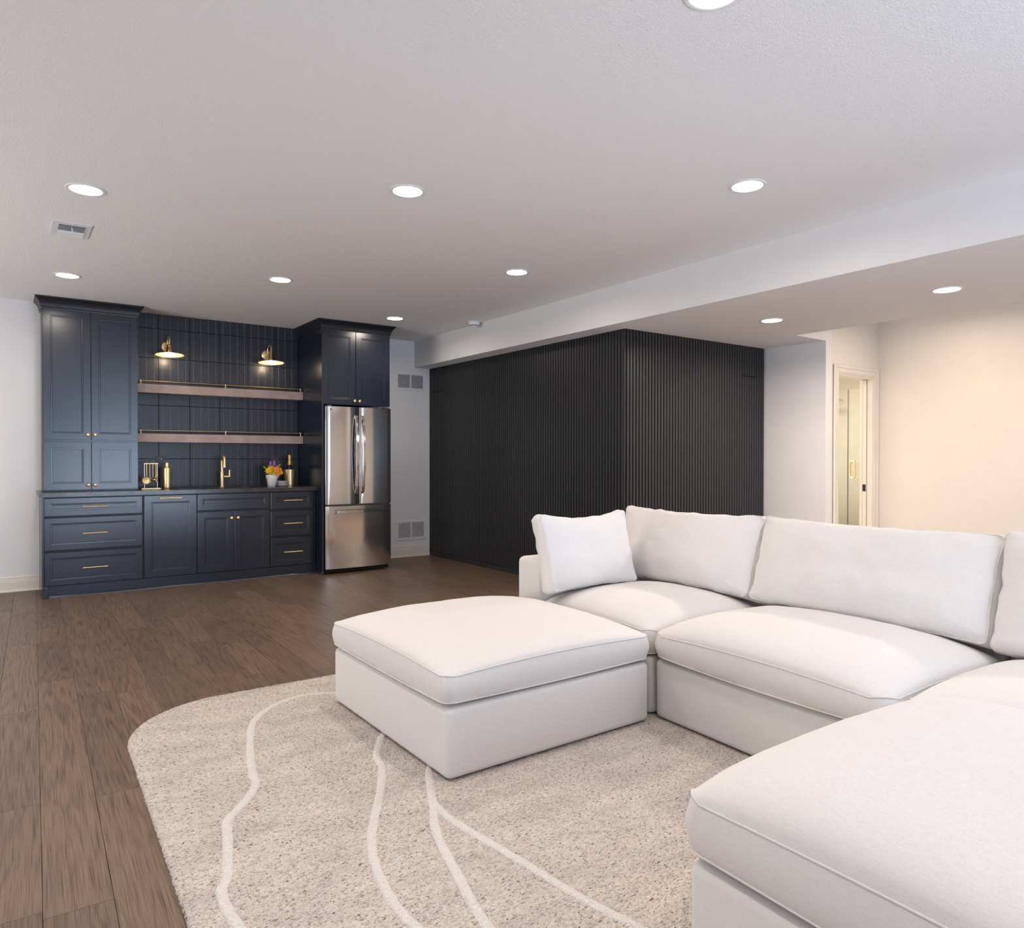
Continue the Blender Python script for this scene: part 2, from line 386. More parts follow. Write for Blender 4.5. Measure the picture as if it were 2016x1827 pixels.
bm = B(); prism(bm, [(4.145, YF), (5.87, YF), (5.87, 3.80), (6.36, 3.80), (6.36, 4.45), (4.362, 4.45), (4.362, YB), (4.145, YB)], 'Z', SZ, CEIL)
bm.faces.ensure_lookup_table()
for x in bm.faces:
    x.material_index = 1 if abs(x.normal.z) > 0.5 else 0
bm.normal_update()
for x in bm.faces: x.material_index = 1 if abs(x.normal.z) > 0.5 else 0
struct('trim_1', bm, [M['wall'], M['ceil']])['label'] = 'dropped soffit along the right side of the ceiling'
struct('wall_back', bxo(XL, 4.372, YB, YB+0.15, 0, CEIL), M['wall'])
wb = bpy.data.objects['wall_back']
# left wall with one glazed opening and one added to light the far ceiling, wall behind with a wide patio opening (both out of view, they let daylight in)
def wall_with_hole(name, axis, pos, th, a0, a1, h0, h1, z0, z1):
    bm = B()
    def bb(p, q, r, s):
        if axis == 'X': box(bm, pos-th, pos, p, q, r, s)
        else: box(bm, p, q, pos-th, pos, r, s)
    bb(a0, h0, 0, CEIL); bb(h1, a1, 0, CEIL); bb(h0, h1, z1, CEIL)
    if z0 > 0: bb(h0, h1, 0, z0)
    return struct(name, bm, M['wall'])
bm = B()
for q in ((YF, 0.0, 0, CEIL), (2.4, 4.0, 0, CEIL), (6.6, YB+0.15, 0, CEIL), (0.0, 2.4, 0, 0.6), (0.0, 2.4, 2.1, CEIL), (4.0, 6.6, 0, 0.1), (4.0, 6.6, 2.15, CEIL)): box(bm, XL-0.12, XL, *q)
struct('wall_left', bm, M['wall'])
wall_with_hole('wall_front', 'Y', YF, 0.12, XL, 10, 0.8, 3.8, 0.1, 2.17)
def wframe(name, axis, pos, a0, a1, z0, z1, n):
    bm = B(); t = 0.05
    def bb(p, q, r, s):
        if axis == 'X': box(bm, pos-0.05, pos+0.0, p, q, r, s)
        else: box(bm, p, q, pos-0.05, pos+0.0, r, s)
    bb(a0, a1, z0, z0+t); bb(a0, a1, z1-t, z1)
    for i in range(n+1):
        c = a0+(a1-a0-t)*i/n; bb(c, c+t, z0+t, z1-t)
    return struct(name, bm, M['white'])
wframe('window_1', 'Y', YF-0.03, 0.8, 3.8, 0.1, 2.17, 3)
wframe('window_added', 'X', XL-0.03, 4.0, 6.6, 0.1, 2.15, 2)  # made-up window, put in to brighten the far ceiling
wframe('window_2', 'X', XL-0.03, 0.0, 2.4, 0.6, 2.1, 2)
# baseboards of the back wall
def baseboard(name, x0, x1, parent=None):
    pr = [(YB, 0), (YB-0.016, 0), (YB-0.016, 0.088), (YB-0.013, 0.094), (YB-0.013, 0.106), (YB-0.009, 0.112), (YB-0.009, 0.128), (YB-0.004, 0.135), (YB, 0.135)]
    bm = prism(B(), pr, 'X', x0, x1)
    prism(bm, [(YB-0.016, 0), (YB-0.028, 0), (YB-0.026, 0.010), (YB-0.021, 0.017), (YB-0.016, 0.020)], 'X', x0, x1)
    return struct(name, bm, M['trim'], smooth=0)
baseboard('baseboard_left', XL, 0.262)
baseboard('baseboard_back', 3.47, 4.345)
# black slatted partition (two faces of one block)
PX, PY, PX1 = 4.355, 4.40, 6.345
prt = struct('wall_partition', bxo(PX+0.016, PX1, PY+0.066, YB, 0, SZ+0.02), M['blackback'])
pitch = 0.0388; sw = 0.0272; sd = 0.0155
def slat_mesh(z0, z1, cut=None):
    bm = B()
    zs = [(z0, z1)] if cut is None else [(z0, cut-0.003), (cut+0.003, z1)]
    for a, b in zs: box(bm, -sd, 0, -sw/2, sw/2, a, b, 0.0018)
    bmesh.ops.recalc_face_normals(bm, faces=bm.faces)
    me = bpy.data.meshes.new('slat'); bm.to_mesh(me); bm.free(); me.materials.append(M['black']); return me
S0, S1 = slat_mesh(0.035, SZ), slat_mesh(0.035, SZ, 2.03)
YS = PY+0.05     # plane of the front face
y = YS+0.03; i = 0
while y < YB-0.01:
    o = bpy.data.objects.new('slat', S1 if 7.52 < y < 7.78 else S0); C.objects.link(o); o.parent = prt
    o.location = (PX+sd, y, 0); y += pitch
x = PX+0.045
while x < PX1-0.005:
    o = bpy.data.objects.new('slat', S1 if 5.96 < x < 6.21 else S0); C.objects.link(o); o.parent = prt
    o.location = (x, YS+sd, 0); o.rotation_euler = (0, 0, PI/2); x += pitch
obj('corner_post', bxo(PX+0.002, PX+0.017, YS+0.001, YS+0.014, 0, SZ, 0.0015), M['black'], prt)
obj('base_rail', bxo(PX-0.012, PX+0.018, YS-0.012, YB-0.03, 0, 0.036, 0.003), M['black'], prt)
obj('base_rail', bxo(PX+0.02, PX1, YS-0.012, YS+0.018, 0, 0.036, 0.003), M['black'], prt)
# grey return wall, door wall, right wall
DW = 3.80
struct('wall_return', bxo(6.36, 6.4598, DW, 4.62, 0, CEIL), M['wall'])
bm = B()
DX0, DX1, DH, DT = 6.565, 7.222, 2.036, 0.13
box(bm, 6.46, DX0, DW, DW+DT, 0, CEIL); box(bm, DX1, XR+0.12, DW, DW+DT, 0, CEIL); box(bm, DX0, DX1, DW, DW+DT, DH, CEIL)
struct('wall_door', bm, M['hallwall'])
struct('wall_right', bxo(XR, XR+0.12, YF, DW, 0, CEIL), M['hallwall'])
struct('baseboard_right', bxo(XR-0.016, XR, YF, DW-0.02, 0, 0.13, 0.004), M['trim'])
# bathroom behind the door
struct('wall_bath_far', bxo(9.55, 9.65, DW+DT, 6.5, 0, 2.5), M['showertile'])
struct('wall_bath_back', bxo(6.46, 9.55, 6.4, 6.5, 0, 2.5), M['bathwall'])
struct('wall_bath_left', bxo(6.46, 6.52, 4.62, 6.4, 0, 2.5), M['bathwall'])
struct('wall_bath_near', bxo(7.43, 9.55, DW+DT-0.06, DW+DT, 0, 2.5), M['bathwall'])
struct('floor_bath', bxo(6.52, 9.55, DW+DT, 6.4, -0.016, 0.0), M['showertile'])
struct('ceiling_bath', bxo(6.46, 9.65, DW+DT, 6.5, 2.5, 2.56), M['bathwall'])
# door casing, jamb, pocket door
door = thing('door_1', None, None, ((DX0+DX1)/2, DW, 0)); door['kind'] = 'structure'
def casing(x0, x1, zt, wd=0.088):
    bm = B()
    for (o0, o1, d) in ((0.0, wd, 0.010), (0.012, 0.075, 0.015), (0.058, wd, 0.021)):
        box(bm, x0-o1, x0-o0, DW-d, DW, 0, zt+o1, 0.003)
        box(bm, x1+o0, min(x1+o1, XR-0.001), DW-d, DW, 0, zt+o1, 0.003)
        box(bm, x0-o0, x1+o0, DW-d, DW, zt+o0, zt+o1, 0.003)
    return bm
obj('casing', casing(DX0+0.004, DX1-0.004, DH-0.006), M['trim'], door)
bm = B()
box(bm, DX0, DX0+0.018, DW-0.004, DW+DT, 0, DH); box(bm, DX1-0.018, DX1, DW-0.004, DW+0.05, 0, DH); box(bm, DX1-0.018, DX1, DW+0.098, DW+DT, 0, DH)
box(bm, DX0+0.018, DX1-0.018, DW-0.004, DW+DT, DH-0.018, DH)
obj('jamb', bm, M['trim'], door)
pd = obj('pocket_door', bxo(DX1-0.026, DX1+0.05, DW+0.056, DW+0.092, 0.012, DH-0.022, 0.002), M['trim'], door)
bm = B(); box(bm, DX1-0.0295, DX1-0.025, DW+0.058, DW+0.090, 0.875, 0.945, 0.001); box(bm, DX1-0.032, DX1-0.029, DW+0.066, DW+0.082, 0.893, 0.927, 0.001)
obj('latch_pull', bm, M['rubber'], pd, label='small black edge pull')
# shower
GX = 8.4
sh = thing('shower_enclosure', 'frameless clear glass shower enclosure with brass pull seen through the doorway', 'shower', (GX, 4.72, 0))
obj('fixed_panel', bxo(GX, GX+0.01, 4.732, 6.39, 0.05, 2.05), M['glass'], sh)
gd = obj('glass_door', bxo(GX, GX+0.01, 4.02, 4.722, 0.06, 2.05), M['glass'], sh)
obj('seal_strip', bxo(GX-0.001, GX+0.011, 4.723, 4.731, 0.05, 2.05), M['fridgeside'], sh)
obj('curb', bxo(GX-0.05, GX+0.07, DW+DT+0.002, 6.39, 0, 0.05), M['showertile'], sh)
bm = B(); pts = []
for k in range(9): a = PI*k/8; pts.append((GX-0.045, 4.642+0.032*math.cos(a), 1.145+0.032*math.sin(a)))
for k in range(9): a = PI+PI*k/8; pts.append((GX-0.045, 4.642+0.032*math.cos(a), 1.005+0.032*math.sin(a)))
tube(bm, pts, 0.0095, 8, closed=True)
for z in (1.175, 0.975): tube(bm, [(GX-0.045, 4.642, z), (GX+0.002, 4.642, z)], 0.007, 8)
obj('pull_handle', bm, M['gold'], gd, label='brass D shaped pull')
bm = B(); tube(bm, [(9.535, 5.45, 2.02), (9.32, 5.45, 2.02), (9.24, 5.45, 1.98)], 0.011, 8)
lathe(bm, [(0.015, 0.03), (0.03, 0.02), (0.10, 0.0), (0.10, -0.012), (0.0, -0.012)], (9.23, 5.45, 1.955), 'Z', 18)
obj('shower_head', bm, M['golddk'], sh, label='brass shower head on its arm')
area('bath_lamp', (7.3, 5.2, 2.47), (0, 0, -1), 1.1, 1.1, 72, (1.0, 0.95, 0.85))

# ------------------------------------------------------------------ downlights
def downlight(x, y, z, label, color=LAMP_C, power=LAMP_W, group='recessed ceiling lights'):
    t = thing('downlight', label, 'ceiling light', (x, y, z), group=group)
    obj('trim_ring', lathe(B(), [(0.095, 0.0), (0.094, -0.004), (0.084, -0.0065), (0.077, -0.004)], (x, y, z), 'Z', 32, cap=False), M['white'], t)
    obj('lens', lathe(B(), [(0.0775, -0.001), (0.0775, -0.0045), (0.060, -0.006), (0.0, -0.0065)], (x, y, z), 'Z', 32), M['lens'], t)
    l = area('downlight_lamp', (x, y, z-0.010), (0, 0, -1), 0.15, 0.15, power, color, 'DISK', 168)
    return t
DL = [(0.365, 4.45, 'recessed light left of the ceiling vent, upper left of the photo'),
      (1.778, 3.468, 'recessed light in the middle of the ceiling, above the ottoman'),
      (3.205, 2.36, 'recessed light on the right of the main ceiling, nearest the soffit in front'),
      (0.415, 6.624, 'recessed light in front of the tall navy cabinet below the ceiling vent'),
      (1.825, 5.785, 'recessed light in front of the wall sconces and floating shelves'),
      (3.239, 4.486, 'recessed light beside the soffit, in front of the slatted wall'),
      (3.288, 6.698, 'smallest recessed light right above the refrigerator cabinet'),
      (1.79, 1.440, 'recessed light cut off by the top edge of the photo')]
for x, y, l in DL: downlight(x, y, CEIL, l)
downlight(5.067, 3.495, SZ, 'recessed light in the soffit underside nearer the doorway', group='recessed soffit lights', power=26)
downlight(5.085, 2.186, SZ, 'recessed light in the soffit underside farther right, above the sofa back', group='recessed soffit lights', power=26)
# lights of the same grid that the room has outside the frame, plus one added hall lamp
for p in ((6.5, 2.9, CEIL), (6.5, 1.6, CEIL), (6.5, 0.3, CEIL), (6.5, -1.2, CEIL)):  # last one is added to brighten the wall mirrored in the refrigerator
    area('hall_lamp', (p[0], p[1], p[2]-0.01), (0, 0, -1), 0.15, 0.15, 10.5, WARM_C, 'DISK', 165)
for p in ((0.35, 2.3), (0.4, 0.2), (3.2, 0.2), (-1.1, 3.4), (-1.1, 5.6), (5.08, 0.8)):
    area('room_lamp', (p[0], p[1], (CEIL if p[0] < 4 else SZ)-0.01), (0, 0, -1), 0.15, 0.15, LAMP_W*0.9, LAMP_C, 'DISK', 125)

# ceiling register
vx0, vx1, vy0, vy1 = 0.247, 0.455, 5.12, 5.443
rg = thing('ceiling_vent', 'pale metal air register with lever on the ceiling at left', 'vent', ((vx0+vx1)/2, (vy0+vy1)/2, CEIL))
bm = B(); z1, z0 = CEIL, CEIL-0.006
ix0, ix1, iy0, iy1 = vx0+0.035, vx1-0.032, vy0+0.055, vy1-0.03
box(bm, vx0, ix0, vy0, vy1, z0, z1); box(bm, ix1, vx1, vy0, vy1, z0, z1); box(bm, ix0, ix1, vy0, iy0, z0, z1); box(bm, ix0, ix1, iy1, vy1, z0, z1)
obj('frame', bm, M['white'], rg)
obj('backing', bxo(ix0, ix1, iy0, iy1, CEIL-0.001, CEIL), M['ventgrey'], rg)
n = 8
for k in range(n):
    yy = iy0+(iy1-iy0)*(k+0.5)/n; bm = B(); s = -1 if k < n/2 else 1
    prism(bm, [(yy-0.012*s-0.0012, CEIL-0.002), (yy-0.012*s+0.0012, CEIL-0.002), (yy+0.010*s+0.0012, CEIL-0.016), (yy+0.010*s-0.0012, CEIL-0.016)], 'X', ix0, ix1)
    obj('louver', bm, M['white'], rg, smooth=0)
bm = B(); tube(bm, [(0.35, iy0+0.02, CEIL-0.012), (0.35, iy0-0.01, CEIL-0.030), (0.352, iy0-0.014, CEIL-0.045)], 0.0035, 6)
obj('lever', bm, M['white'], rg)
for xx, yy in ((0.351, vy1-0.012), (0.351, vy0+0.02)): obj('screw', lathe(B(), [(0.004, -0.006), (0.004, -0.0075), (0, -0.008)], (xx, yy, CEIL), 'Z', 8), M['white'], rg)
# smoke detector
sm = thing('smoke_detector', 'round white smoke detector on the ceiling beside the soffit', 'smoke detector', (4.06, 6.40, CEIL))
obj('base_plate', lathe(B(), [(0.064, 0), (0.064, -0.014), (0.060, -0.016)], (4.06, 6.40, CEIL), 'Z', 24), M['white'], sm)
obj('body', lathe(B(), [(0.060, -0.016), (0.059, -0.034), (0.052, -0.038)], (4.06, 6.40, CEIL), 'Z', 24), M['white'], sm)
obj('sensor_slot', lathe(B(), [(0.048, -0.036), (0.046, -0.044)], (4.06, 6.40, CEIL), 'Z', 24), M['rubber'], sm)
obj('cover', lathe(B(), [(0.046, -0.044), (0.040, -0.053), (0, -0.055)], (4.06, 6.40, CEIL), 'Z', 24), M['white'], sm)
# return air grilles
def grille(x0, x1, z0, z1, label):
    t = thing('return_air_grille', label, 'vent', ((x0+x1)/2, YB, z0), group='return air grilles on the back wall')
    bm = B(); y0, y1 = YB-0.008, YB; b = 0.028
    box(bm, x0, x0+b, y0, y1, z0, z1, 0.002); box(bm, x1-b, x1, y0, y1, z0, z1, 0.002)
    box(bm, x0+b, x1-b, y0, y1, z0, z0+b, 0.002); box(bm, x0+b, x1-b, y0, y1, z1-b, z1, 0.002)
    obj('frame', bm, M['white'], t)
    xm = (x0+x1)/2
    obj('divider', bxo(xm-0.009, xm+0.009, y0+0.001, y1, z0+b, z1-b), M['white'], t)
    obj('backing', bxo(x0+b, x1-b, YB-0.0015, YB, z0+b, z1-b), M['grey'], t)
    bm = B(); n = 15
    for a, c in ((x0+b, xm-0.009), (xm+0.009, x1-b)):
        for k in range(n):
            zz = z0+b+(z1-z0-2*b)*(k+0.5)/n
            prism(bm, [(YB-0.0078, zz-0.0028), (YB-0.0072, zz-0.0036), (YB-0.002, zz+0.0016), (YB-0.0026, zz+0.0024)], 'X', a, c)
    obj('louver_bank', bm, M['white'], t, smooth=0)['kind'] = 'stuff'
    for xx in (x0+0.006, x1-0.006): obj('screw', lathe(B(), [(0.004, -0.008), (0.004, -0.0095), (0, -0.010)], (xx, YB, (z0+z1)/2), 'Y', 8), M['grey'], t)
grille(3.89, 4.288, 2.046, 2.264, 'white return air grille high on the back wall under the soffit')
grille(3.893, 4.30, 0.205, 0.446, 'white return air grille low on the back wall above the baseboard')

# ------------------------------------------------------------------ bar cabinets
BX0, BX1 = 0.262, 2.685
FY = 7.334
TOPZ, CB = 0.912, 0.874
# tiled backsplash on the back wall
tx = [1.045]+[1.268+0.2907*k for k in range(5)]+[2.684]
tz = [0.914, 1.205, 1.474, 1.74, 1.972, 2.212, 2.507, 2.652]
obj('grout_bed', bxo(1.045, 2.684, YB-0.006, YB, 0.914, CEIL-0.001), M['grout'], wb)
for a in range(6):
    for c in range(7):
        x0, x1, z0, z1 = tx[a], tx[a+1], tz[c], tz[c+1]
        g = 0.0017
        bm = box(B(), x0+g, x1-g, YB-0.0155, YB-0.006, z0+g, z1-g, 0.0012)
        ox = 1.268+0.2907*(a-1)
        for k in range(4):
            cx = ox+0.0362+0.0727*k
            if not (x0+0.01 < cx < x1-0.006): continue
            zz = z0+0.012
            while zz < z1-0.008:
                r = 0.004
                vs = [bm.verts.new(p) for p in ((cx-r, YB-0.0154, zz), (cx, YB-0.0154, zz-r*1.3), (cx+r, YB-0.0154, zz), (cx, YB-0.0154, zz+r*1.3), (cx, YB-0.0180, zz))]
                for q in ((0, 1, 4), (1, 2, 4), (2, 3, 4), (3, 0, 4)):
                    bm.faces.new([vs[j] for j in q]).material_index = 1
                zz += 0.0195
        obj('tile', bm, [M['tile'], M['dot']], wb, smooth=0)
# base cabinet units
def base_unit(x0, x1, label, name='base_cabinet'):
    t = thing(name, label, 'cabinet', ((x0+x1)/2, FY, 0), group='navy base cabinets of the wet bar')
    bm = B()
    box(bm, x0, x1, FY+0.0205, FY+0.032, 0.10, CB)
    box(bm, x0, x0+0.012, FY+0.032, YB-0.02, 0.10, CB-0.004); box(bm, x1-0.012, x1, FY+0.032, YB-0.02, 0.10, CB-0.004)
    box(bm, x0+0.012, x1-0.012, YB-0.03, YB-0.02, 0.10, CB-0.004); box(bm, x0+0.012, x1-0.012, FY+0.032, YB-0.03, 0.10, 0.115)
    obj('carcass', bm, M['navydark'], t)
    obj('plinth', bxo(x0, x1, FY+0.004, FY+0.03, 0, 0.0995), M['navy'], t)
    bm = prism(B(), [(FY+0.004, 0), (FY-0.008, 0), (FY-0.007, 0.008), (FY-0.003, 0.013), (FY+0.004, 0.016)], 'X', x0, x1)
    obj('shoe_molding', bm, M['navy'], t)
    return t
def drawer(t, x0, x1, z0, z1, px=True, fr=0.045):
    d = obj('drawer', front(x0, x1, z0, z1, FY, fr=fr), M['navy'], t, smooth=0)
    if px: pull((x0+x1)/2, FY, (z0+z1)/2, d)
    return d
u1 = base_unit(0.279, 1.0465, 'wide navy three drawer base cabinet at the left end under the tall cabinet')
for z0, z1 in ((0.708, 0.862), (0.411, 0.690), (0.1045, 0.388)): drawer(u1, 0.281, 1.038, z0, z1)
obj('end_panel', bxo(BX0, 0.2785, FY-0.012, YB-0.03, 0, CB), M['navy'], u1)
obj('foot', bxo(BX0, 0.312, FY-0.018, FY+0.0035, 0, 0.099, 0.002), M['navy'], u1)
u2 = base_unit(1.047, 1.511, 'navy pull-out base cabinet with one tall front and a top bar pull')
d = obj('door', front(1.056, 1.506, 0.1045, 0.862, FY), M['navy'], u2, smooth=0); pull(1.2755, FY, 0.838, d)
u3 = base_unit(1.5115, 2.205, 'navy sink base cabinet with two doors under the brass faucet')
drawer(u3, 1.517, 2.199, 0.708, 0.862, False)
d = obj('door', front(1.517, 1.853, 0.1045, 0.690, FY), M['navy'], u3, smooth=0); knob(1.824, FY, 0.624, d)
d = obj('door', front(1.858, 2.199, 0.1045, 0.690, FY), M['navy'], u3, smooth=0); knob(1.886, FY, 0.624, d)
u4 = base_unit(2.2055, 2.683, 'narrow navy three drawer base cabinet at the right end beside the refrigerator panel')
for z0, z1 in ((0.694, 0.862), (0.414, 0.668), (0.108, 0.388)): drawer(u4, 2.212, 2.654, z0, z1, fr=0.05)
# countertop with a sink cut-out
SX0, SX1, SY0, SY1 = 1.60, 2.10, 7.40, 7.68
bm = B(); CX0, CX1, CY0, CY1 = 0.243, 2.6845, 7.302, YB-0.0005
for z in (CB+0.0005, TOPZ):
    pass
def ringslab(bm, o, i, z0, z1):
    def V(r, z): return [bm.verts.new((x, y, z)) for x, y in ((r[0], r[2]), (r[1], r[2]), (r[1], r[3]), (r[0], r[3]))]
    ob, ot, ib, it = V(o, z0), V(o, z1), V(i, z0), V(i, z1)
    for k in range(4):
        j = (k+1) % 4
        bm.faces.new((ob[k], ob[j], ot[j], ot[k])); bm.faces.new((ib[k], ib[j], it[j], it[k]))
        bm.faces.new((ot[k], ot[j], it[j], it[k])); bm.faces.new((ob[k], ob[j], ib[j], ib[k]))
    return bm
ct = single('countertop', ringslab(bm, (CX0, CX1, CY0, CY1), (SX0, SX1, SY0, SY1), CB+0.0005, TOPZ), M['counter'], 'long dark quartz countertop over the navy base cabinets', 'countertop', smooth=0)
bm = B(); sx0, sx1, sy0, sy1 = SX0-0.004, SX1+0.004, SY0-0.004, SY1+0.004
for a in ((sx0-0.004, sx0, sy0, sy1), (sx1, sx1+0.004, sy0, sy1), (sx0, sx1, sy0-0.004, sy0), (sx0, sx1, sy1, sy1+0.004)): box(bm, *a, 0.70, CB)
box(bm, sx0, sx1, sy0, sy1, 0.696, 0.70)
sk = thing('sink', 'dark undermount bar sink set into the countertop below the faucet', 'sink', (1.85, 7.54, 0.70))
obj('basin', bm, M['darkplastic'], sk)
obj('drain', lathe(B(), [(0.04, 0.70), (0.04, 0.703), (0.03, 0.702), (0, 0.7015)], (1.85, 7.54, 0), 'Z', 18), M['gold'], sk)

def crown(x0, x1, yf, yb, parent):
    prof = [(0.0, 2.548), (0.004, 2.548), (0.006, 2.560), (0.011, 2.566), (0.014, 2.585), (0.022, 2.607), (0.035, 2.626), (0.048, 2.638), (0.052, 2.642), (0.052, CEIL-0.0005)]
    bm = B(); prev = None
    for o, z in prof:
        vs = [bm.verts.new(p) for p in ((x0-o, yb, z), (x0-o, yf-o, z), (x1+o, yf-o, z), (x1+o, yb, z))]
        if prev:
            for i in range(3): bm.faces.new((prev[i], prev[i+1], vs[i+1], vs[i]))
        prev = vs
    bm.faces.new(prev)
    return obj('crown_molding', bm, M['navydark'], parent, smooth=20)
# tall hutch on the counter
TY = 7.60
tc_ = thing('tall_cabinet', 'tall navy wall cabinet with four doors standing on the countertop at left', 'cabinet', (0.66, TY, TOPZ))
obj('carcass', bxo(0.281, 1.0435, TY+0.0205, YB-0.0005, TOPZ+0.0005, 2.60), M['navy'], tc_)
for x0, x1, z0, z1, kx, kz in ((0.285, 0.655, 1.379, 2.556, 0.630, 1.427), (0.661, 1.041, 1.379, 2.556, 0.687, 1.427), (0.285, 0.655, 0.922, 1.362, 0.633, 0.966), (0.661, 1.041, 0.922, 1.362, 0.686, 0.966)):
    d = obj('door', front(x0, x1, z0, z1, TY), M['navy'], tc_, smooth=0); knob(kx, TY, kz, d)
crown(0.281, 1.0435, TY+0.004, YB-0.0005, tc_)
# refrigerator surround
RY = 7.17
rc = thing('fridge_cabinet', 'navy cabinet with two doors and a tall side panel around the refrigerator', 'cabinet', (3.07, RY, 0))
obj('side_panel', bxo(2.686, 2.706, RY, YB-0.0005, 0, 2.60), M['navy'], rc)
obj('panel_foot', bxo(2.680, 2.7065, RY-0.004, RY+0.30, 0, 0.022, 0.004), M['navy'], rc)
obj('carcass', bxo(2.7065, 3.458, RY+0.0205, YB-0.0005, 1.775, 2.60), M['navy'], rc)
for x0, x1, kx in ((2.692, 3.058, 3.043), (3.064, 3.456, 3.098)):
    d = obj('door', front(x0, x1, 1.778, 2.552, RY-0.0005), M['navy'], rc, smooth=0); knob(kx, RY, 1.820, d)
crown(2.686, 3.458, RY+0.004, YB-0.0005, rc)
# refrigerator
fr = thing('refrigerator', 'stainless steel french door refrigerator with bottom freezer drawer', 'refrigerator', (3.085, 7.15, 0))
FX0, FX1, FYd = 2.716, 3.460, 7.142
obj('body', bxo(FX0+0.004, FX1-0.004, FYd+0.072, 7.86, 0.045, 1.742, 0.004), M['fridgeside'], fr)
def fdoor(x0, x1, z0, z1, bow=0.008):
    bm = B(); n = 14; cols = []
    pts = []
    for k in range(n+1):
        u = k/n; x = x0+(x1-x0)*u; e = min(u, 1-u)*(x1-x0)
        y = FYd - bow*(1-(2*u-1)**2) + (0.014*(1-min(1, e/0.02))**2)
        pts.append((x, y))
    pts += [(x1, FYd+0.065), (x0, FYd+0.065)]
    prism(bm, pts, 'Z', z0, z1)
    return bm
ld = obj('door', fdoor(FX0, 3.083, 0.728, 1.752), M['steel'], fr)
rd = obj('door', fdoor(3.091, FX1, 0.728, 1.752), M['steel'], fr)
fz = obj('freezer_drawer', fdoor(FX0, FX1, 0.055, 0.708, 0.012), M['steel'], fr)
def strap(p0, p1, out, wd, th, parent, axis):
    """bowed flat bar handle from p0 to p1 bulging towards -Y"""
    bm = B(); n = 18; rings = []
    p0, p1 = Vector(p0), Vector(p1)
    for k in range(n+1):
        t = k/n; c = p0.lerp(p1, t); e = min(t, 1-t)
        d = out*(1-(2*t-1)**2)*0.62+out*0.38*min(1, e/0.04)
        c.y -= d
        if axis == 'Z': q = [(c.x-wd/2, c.y+th, c.z), (c.x-wd/2+0.004, c.y, c.z), (c.x+wd/2-0.004, c.y, c.z), (c.x+wd/2, c.y+th, c.z)]
        else: q = [(c.x, c.y+th, c.z-wd/2), (c.x, c.y, c.z-wd/2+0.004), (c.x, c.y, c.z+wd/2-0.004), (c.x, c.y+th, c.z+wd/2)]
        rings.append([bm.verts.new(v) for v in q])
    for k in range(n):
        for i in range(4): bm.faces.new((rings[k][i], rings[k][(i+1) % 4], rings[k+1][(i+1) % 4], rings[k+1][i]))
    bm.faces.new(rings[0]); bm.faces.new(rings[-1])
    return obj('handle', bm, M['steel'], parent)
strap((3.046, FYd-0.003, 0.835), (3.046, FYd-0.003, 1.665), 0.062, 0.032, 0.013, ld, 'Z')
strap((3.122, FYd-0.003, 0.835), (3.122, FYd-0.003, 1.665), 0.062, 0.032, 0.013, rd, 'Z')
strap((2.79, FYd-0.008, 0.648), (3.385, FYd-0.008, 0.648), 0.05, 0.034, 0.013, fz, 'X')
obj('round_emblem', lathe(B(), [(0.009, 0.0), (0.009, -0.002), (0, -0.0024)], (2.772, FYd-0.0045, 1.72), 'Y', 16), M['grey'], ld)
obj('hinge_strip', bxo(FX0+0.01, FX1-0.01, FYd+0.012, FYd+0.07, 0.709, 0.727), M['grey'], fr)
for a in (FX0+0.02, FX1-0.07): obj('hinge_cap', bxo(a, a+0.05, FYd+0.01, FYd+0.10, 1.7525, 1.766, 0.003), M['fridgeside'], fr)
obj('kick_grille', bxo(FX0+0.012, FX1-0.012, FYd+0.055, FYd+0.085, 0.012, 0.053), M['rubber'], fr)
for a in (2.78, 3.40): obj('foot', lathe(B(), [(0.018, 0), (0.018, 0.012), (0.008, 0.014), (0.008, 0.05)], (a, FYd+0.11, 0), 'Z', 12), M['grey'], fr)
# floating shelves and their gallery rails
for z0, z1, lab, lr in ((1.851, 1.935, 'upper walnut floating shelf below the wall sconces', 'thin brass gallery rail on the upper floating shelf'),
                        (1.369, 1.452, 'lower walnut floating shelf above the faucet', 'thin brass gallery rail on the lower floating shelf')):
    single('floating_shelf', bxo(1.0455, 2.684, 7.728, YB-0.019, z0, z1, 0.0015), M['shelf'], lab, 'shelf', 'walnut floating shelves', smooth=0)
    t = thing('gallery_rail', lr, 'rail', (1.875, 7.75, z1), group='brass gallery rails')
    obj('rod', tube(B(), [(1.075, 7.75, z1+0.033), (2.672, 7.75, z1+0.033)], 0.0040, 8), M['gold'], t)
    for xx in (1.088, 1.875, 2.660):
        obj('post', lathe(B(), [(0.009, 0), (0.009, 0.003), (0.0045, 0.006), (0.004, 0.026), (0.006, 0.028), (0.006, 0.039), (0, 0.040)], (xx, 7.75, z1), 'Z', 10), M['gold'], t)
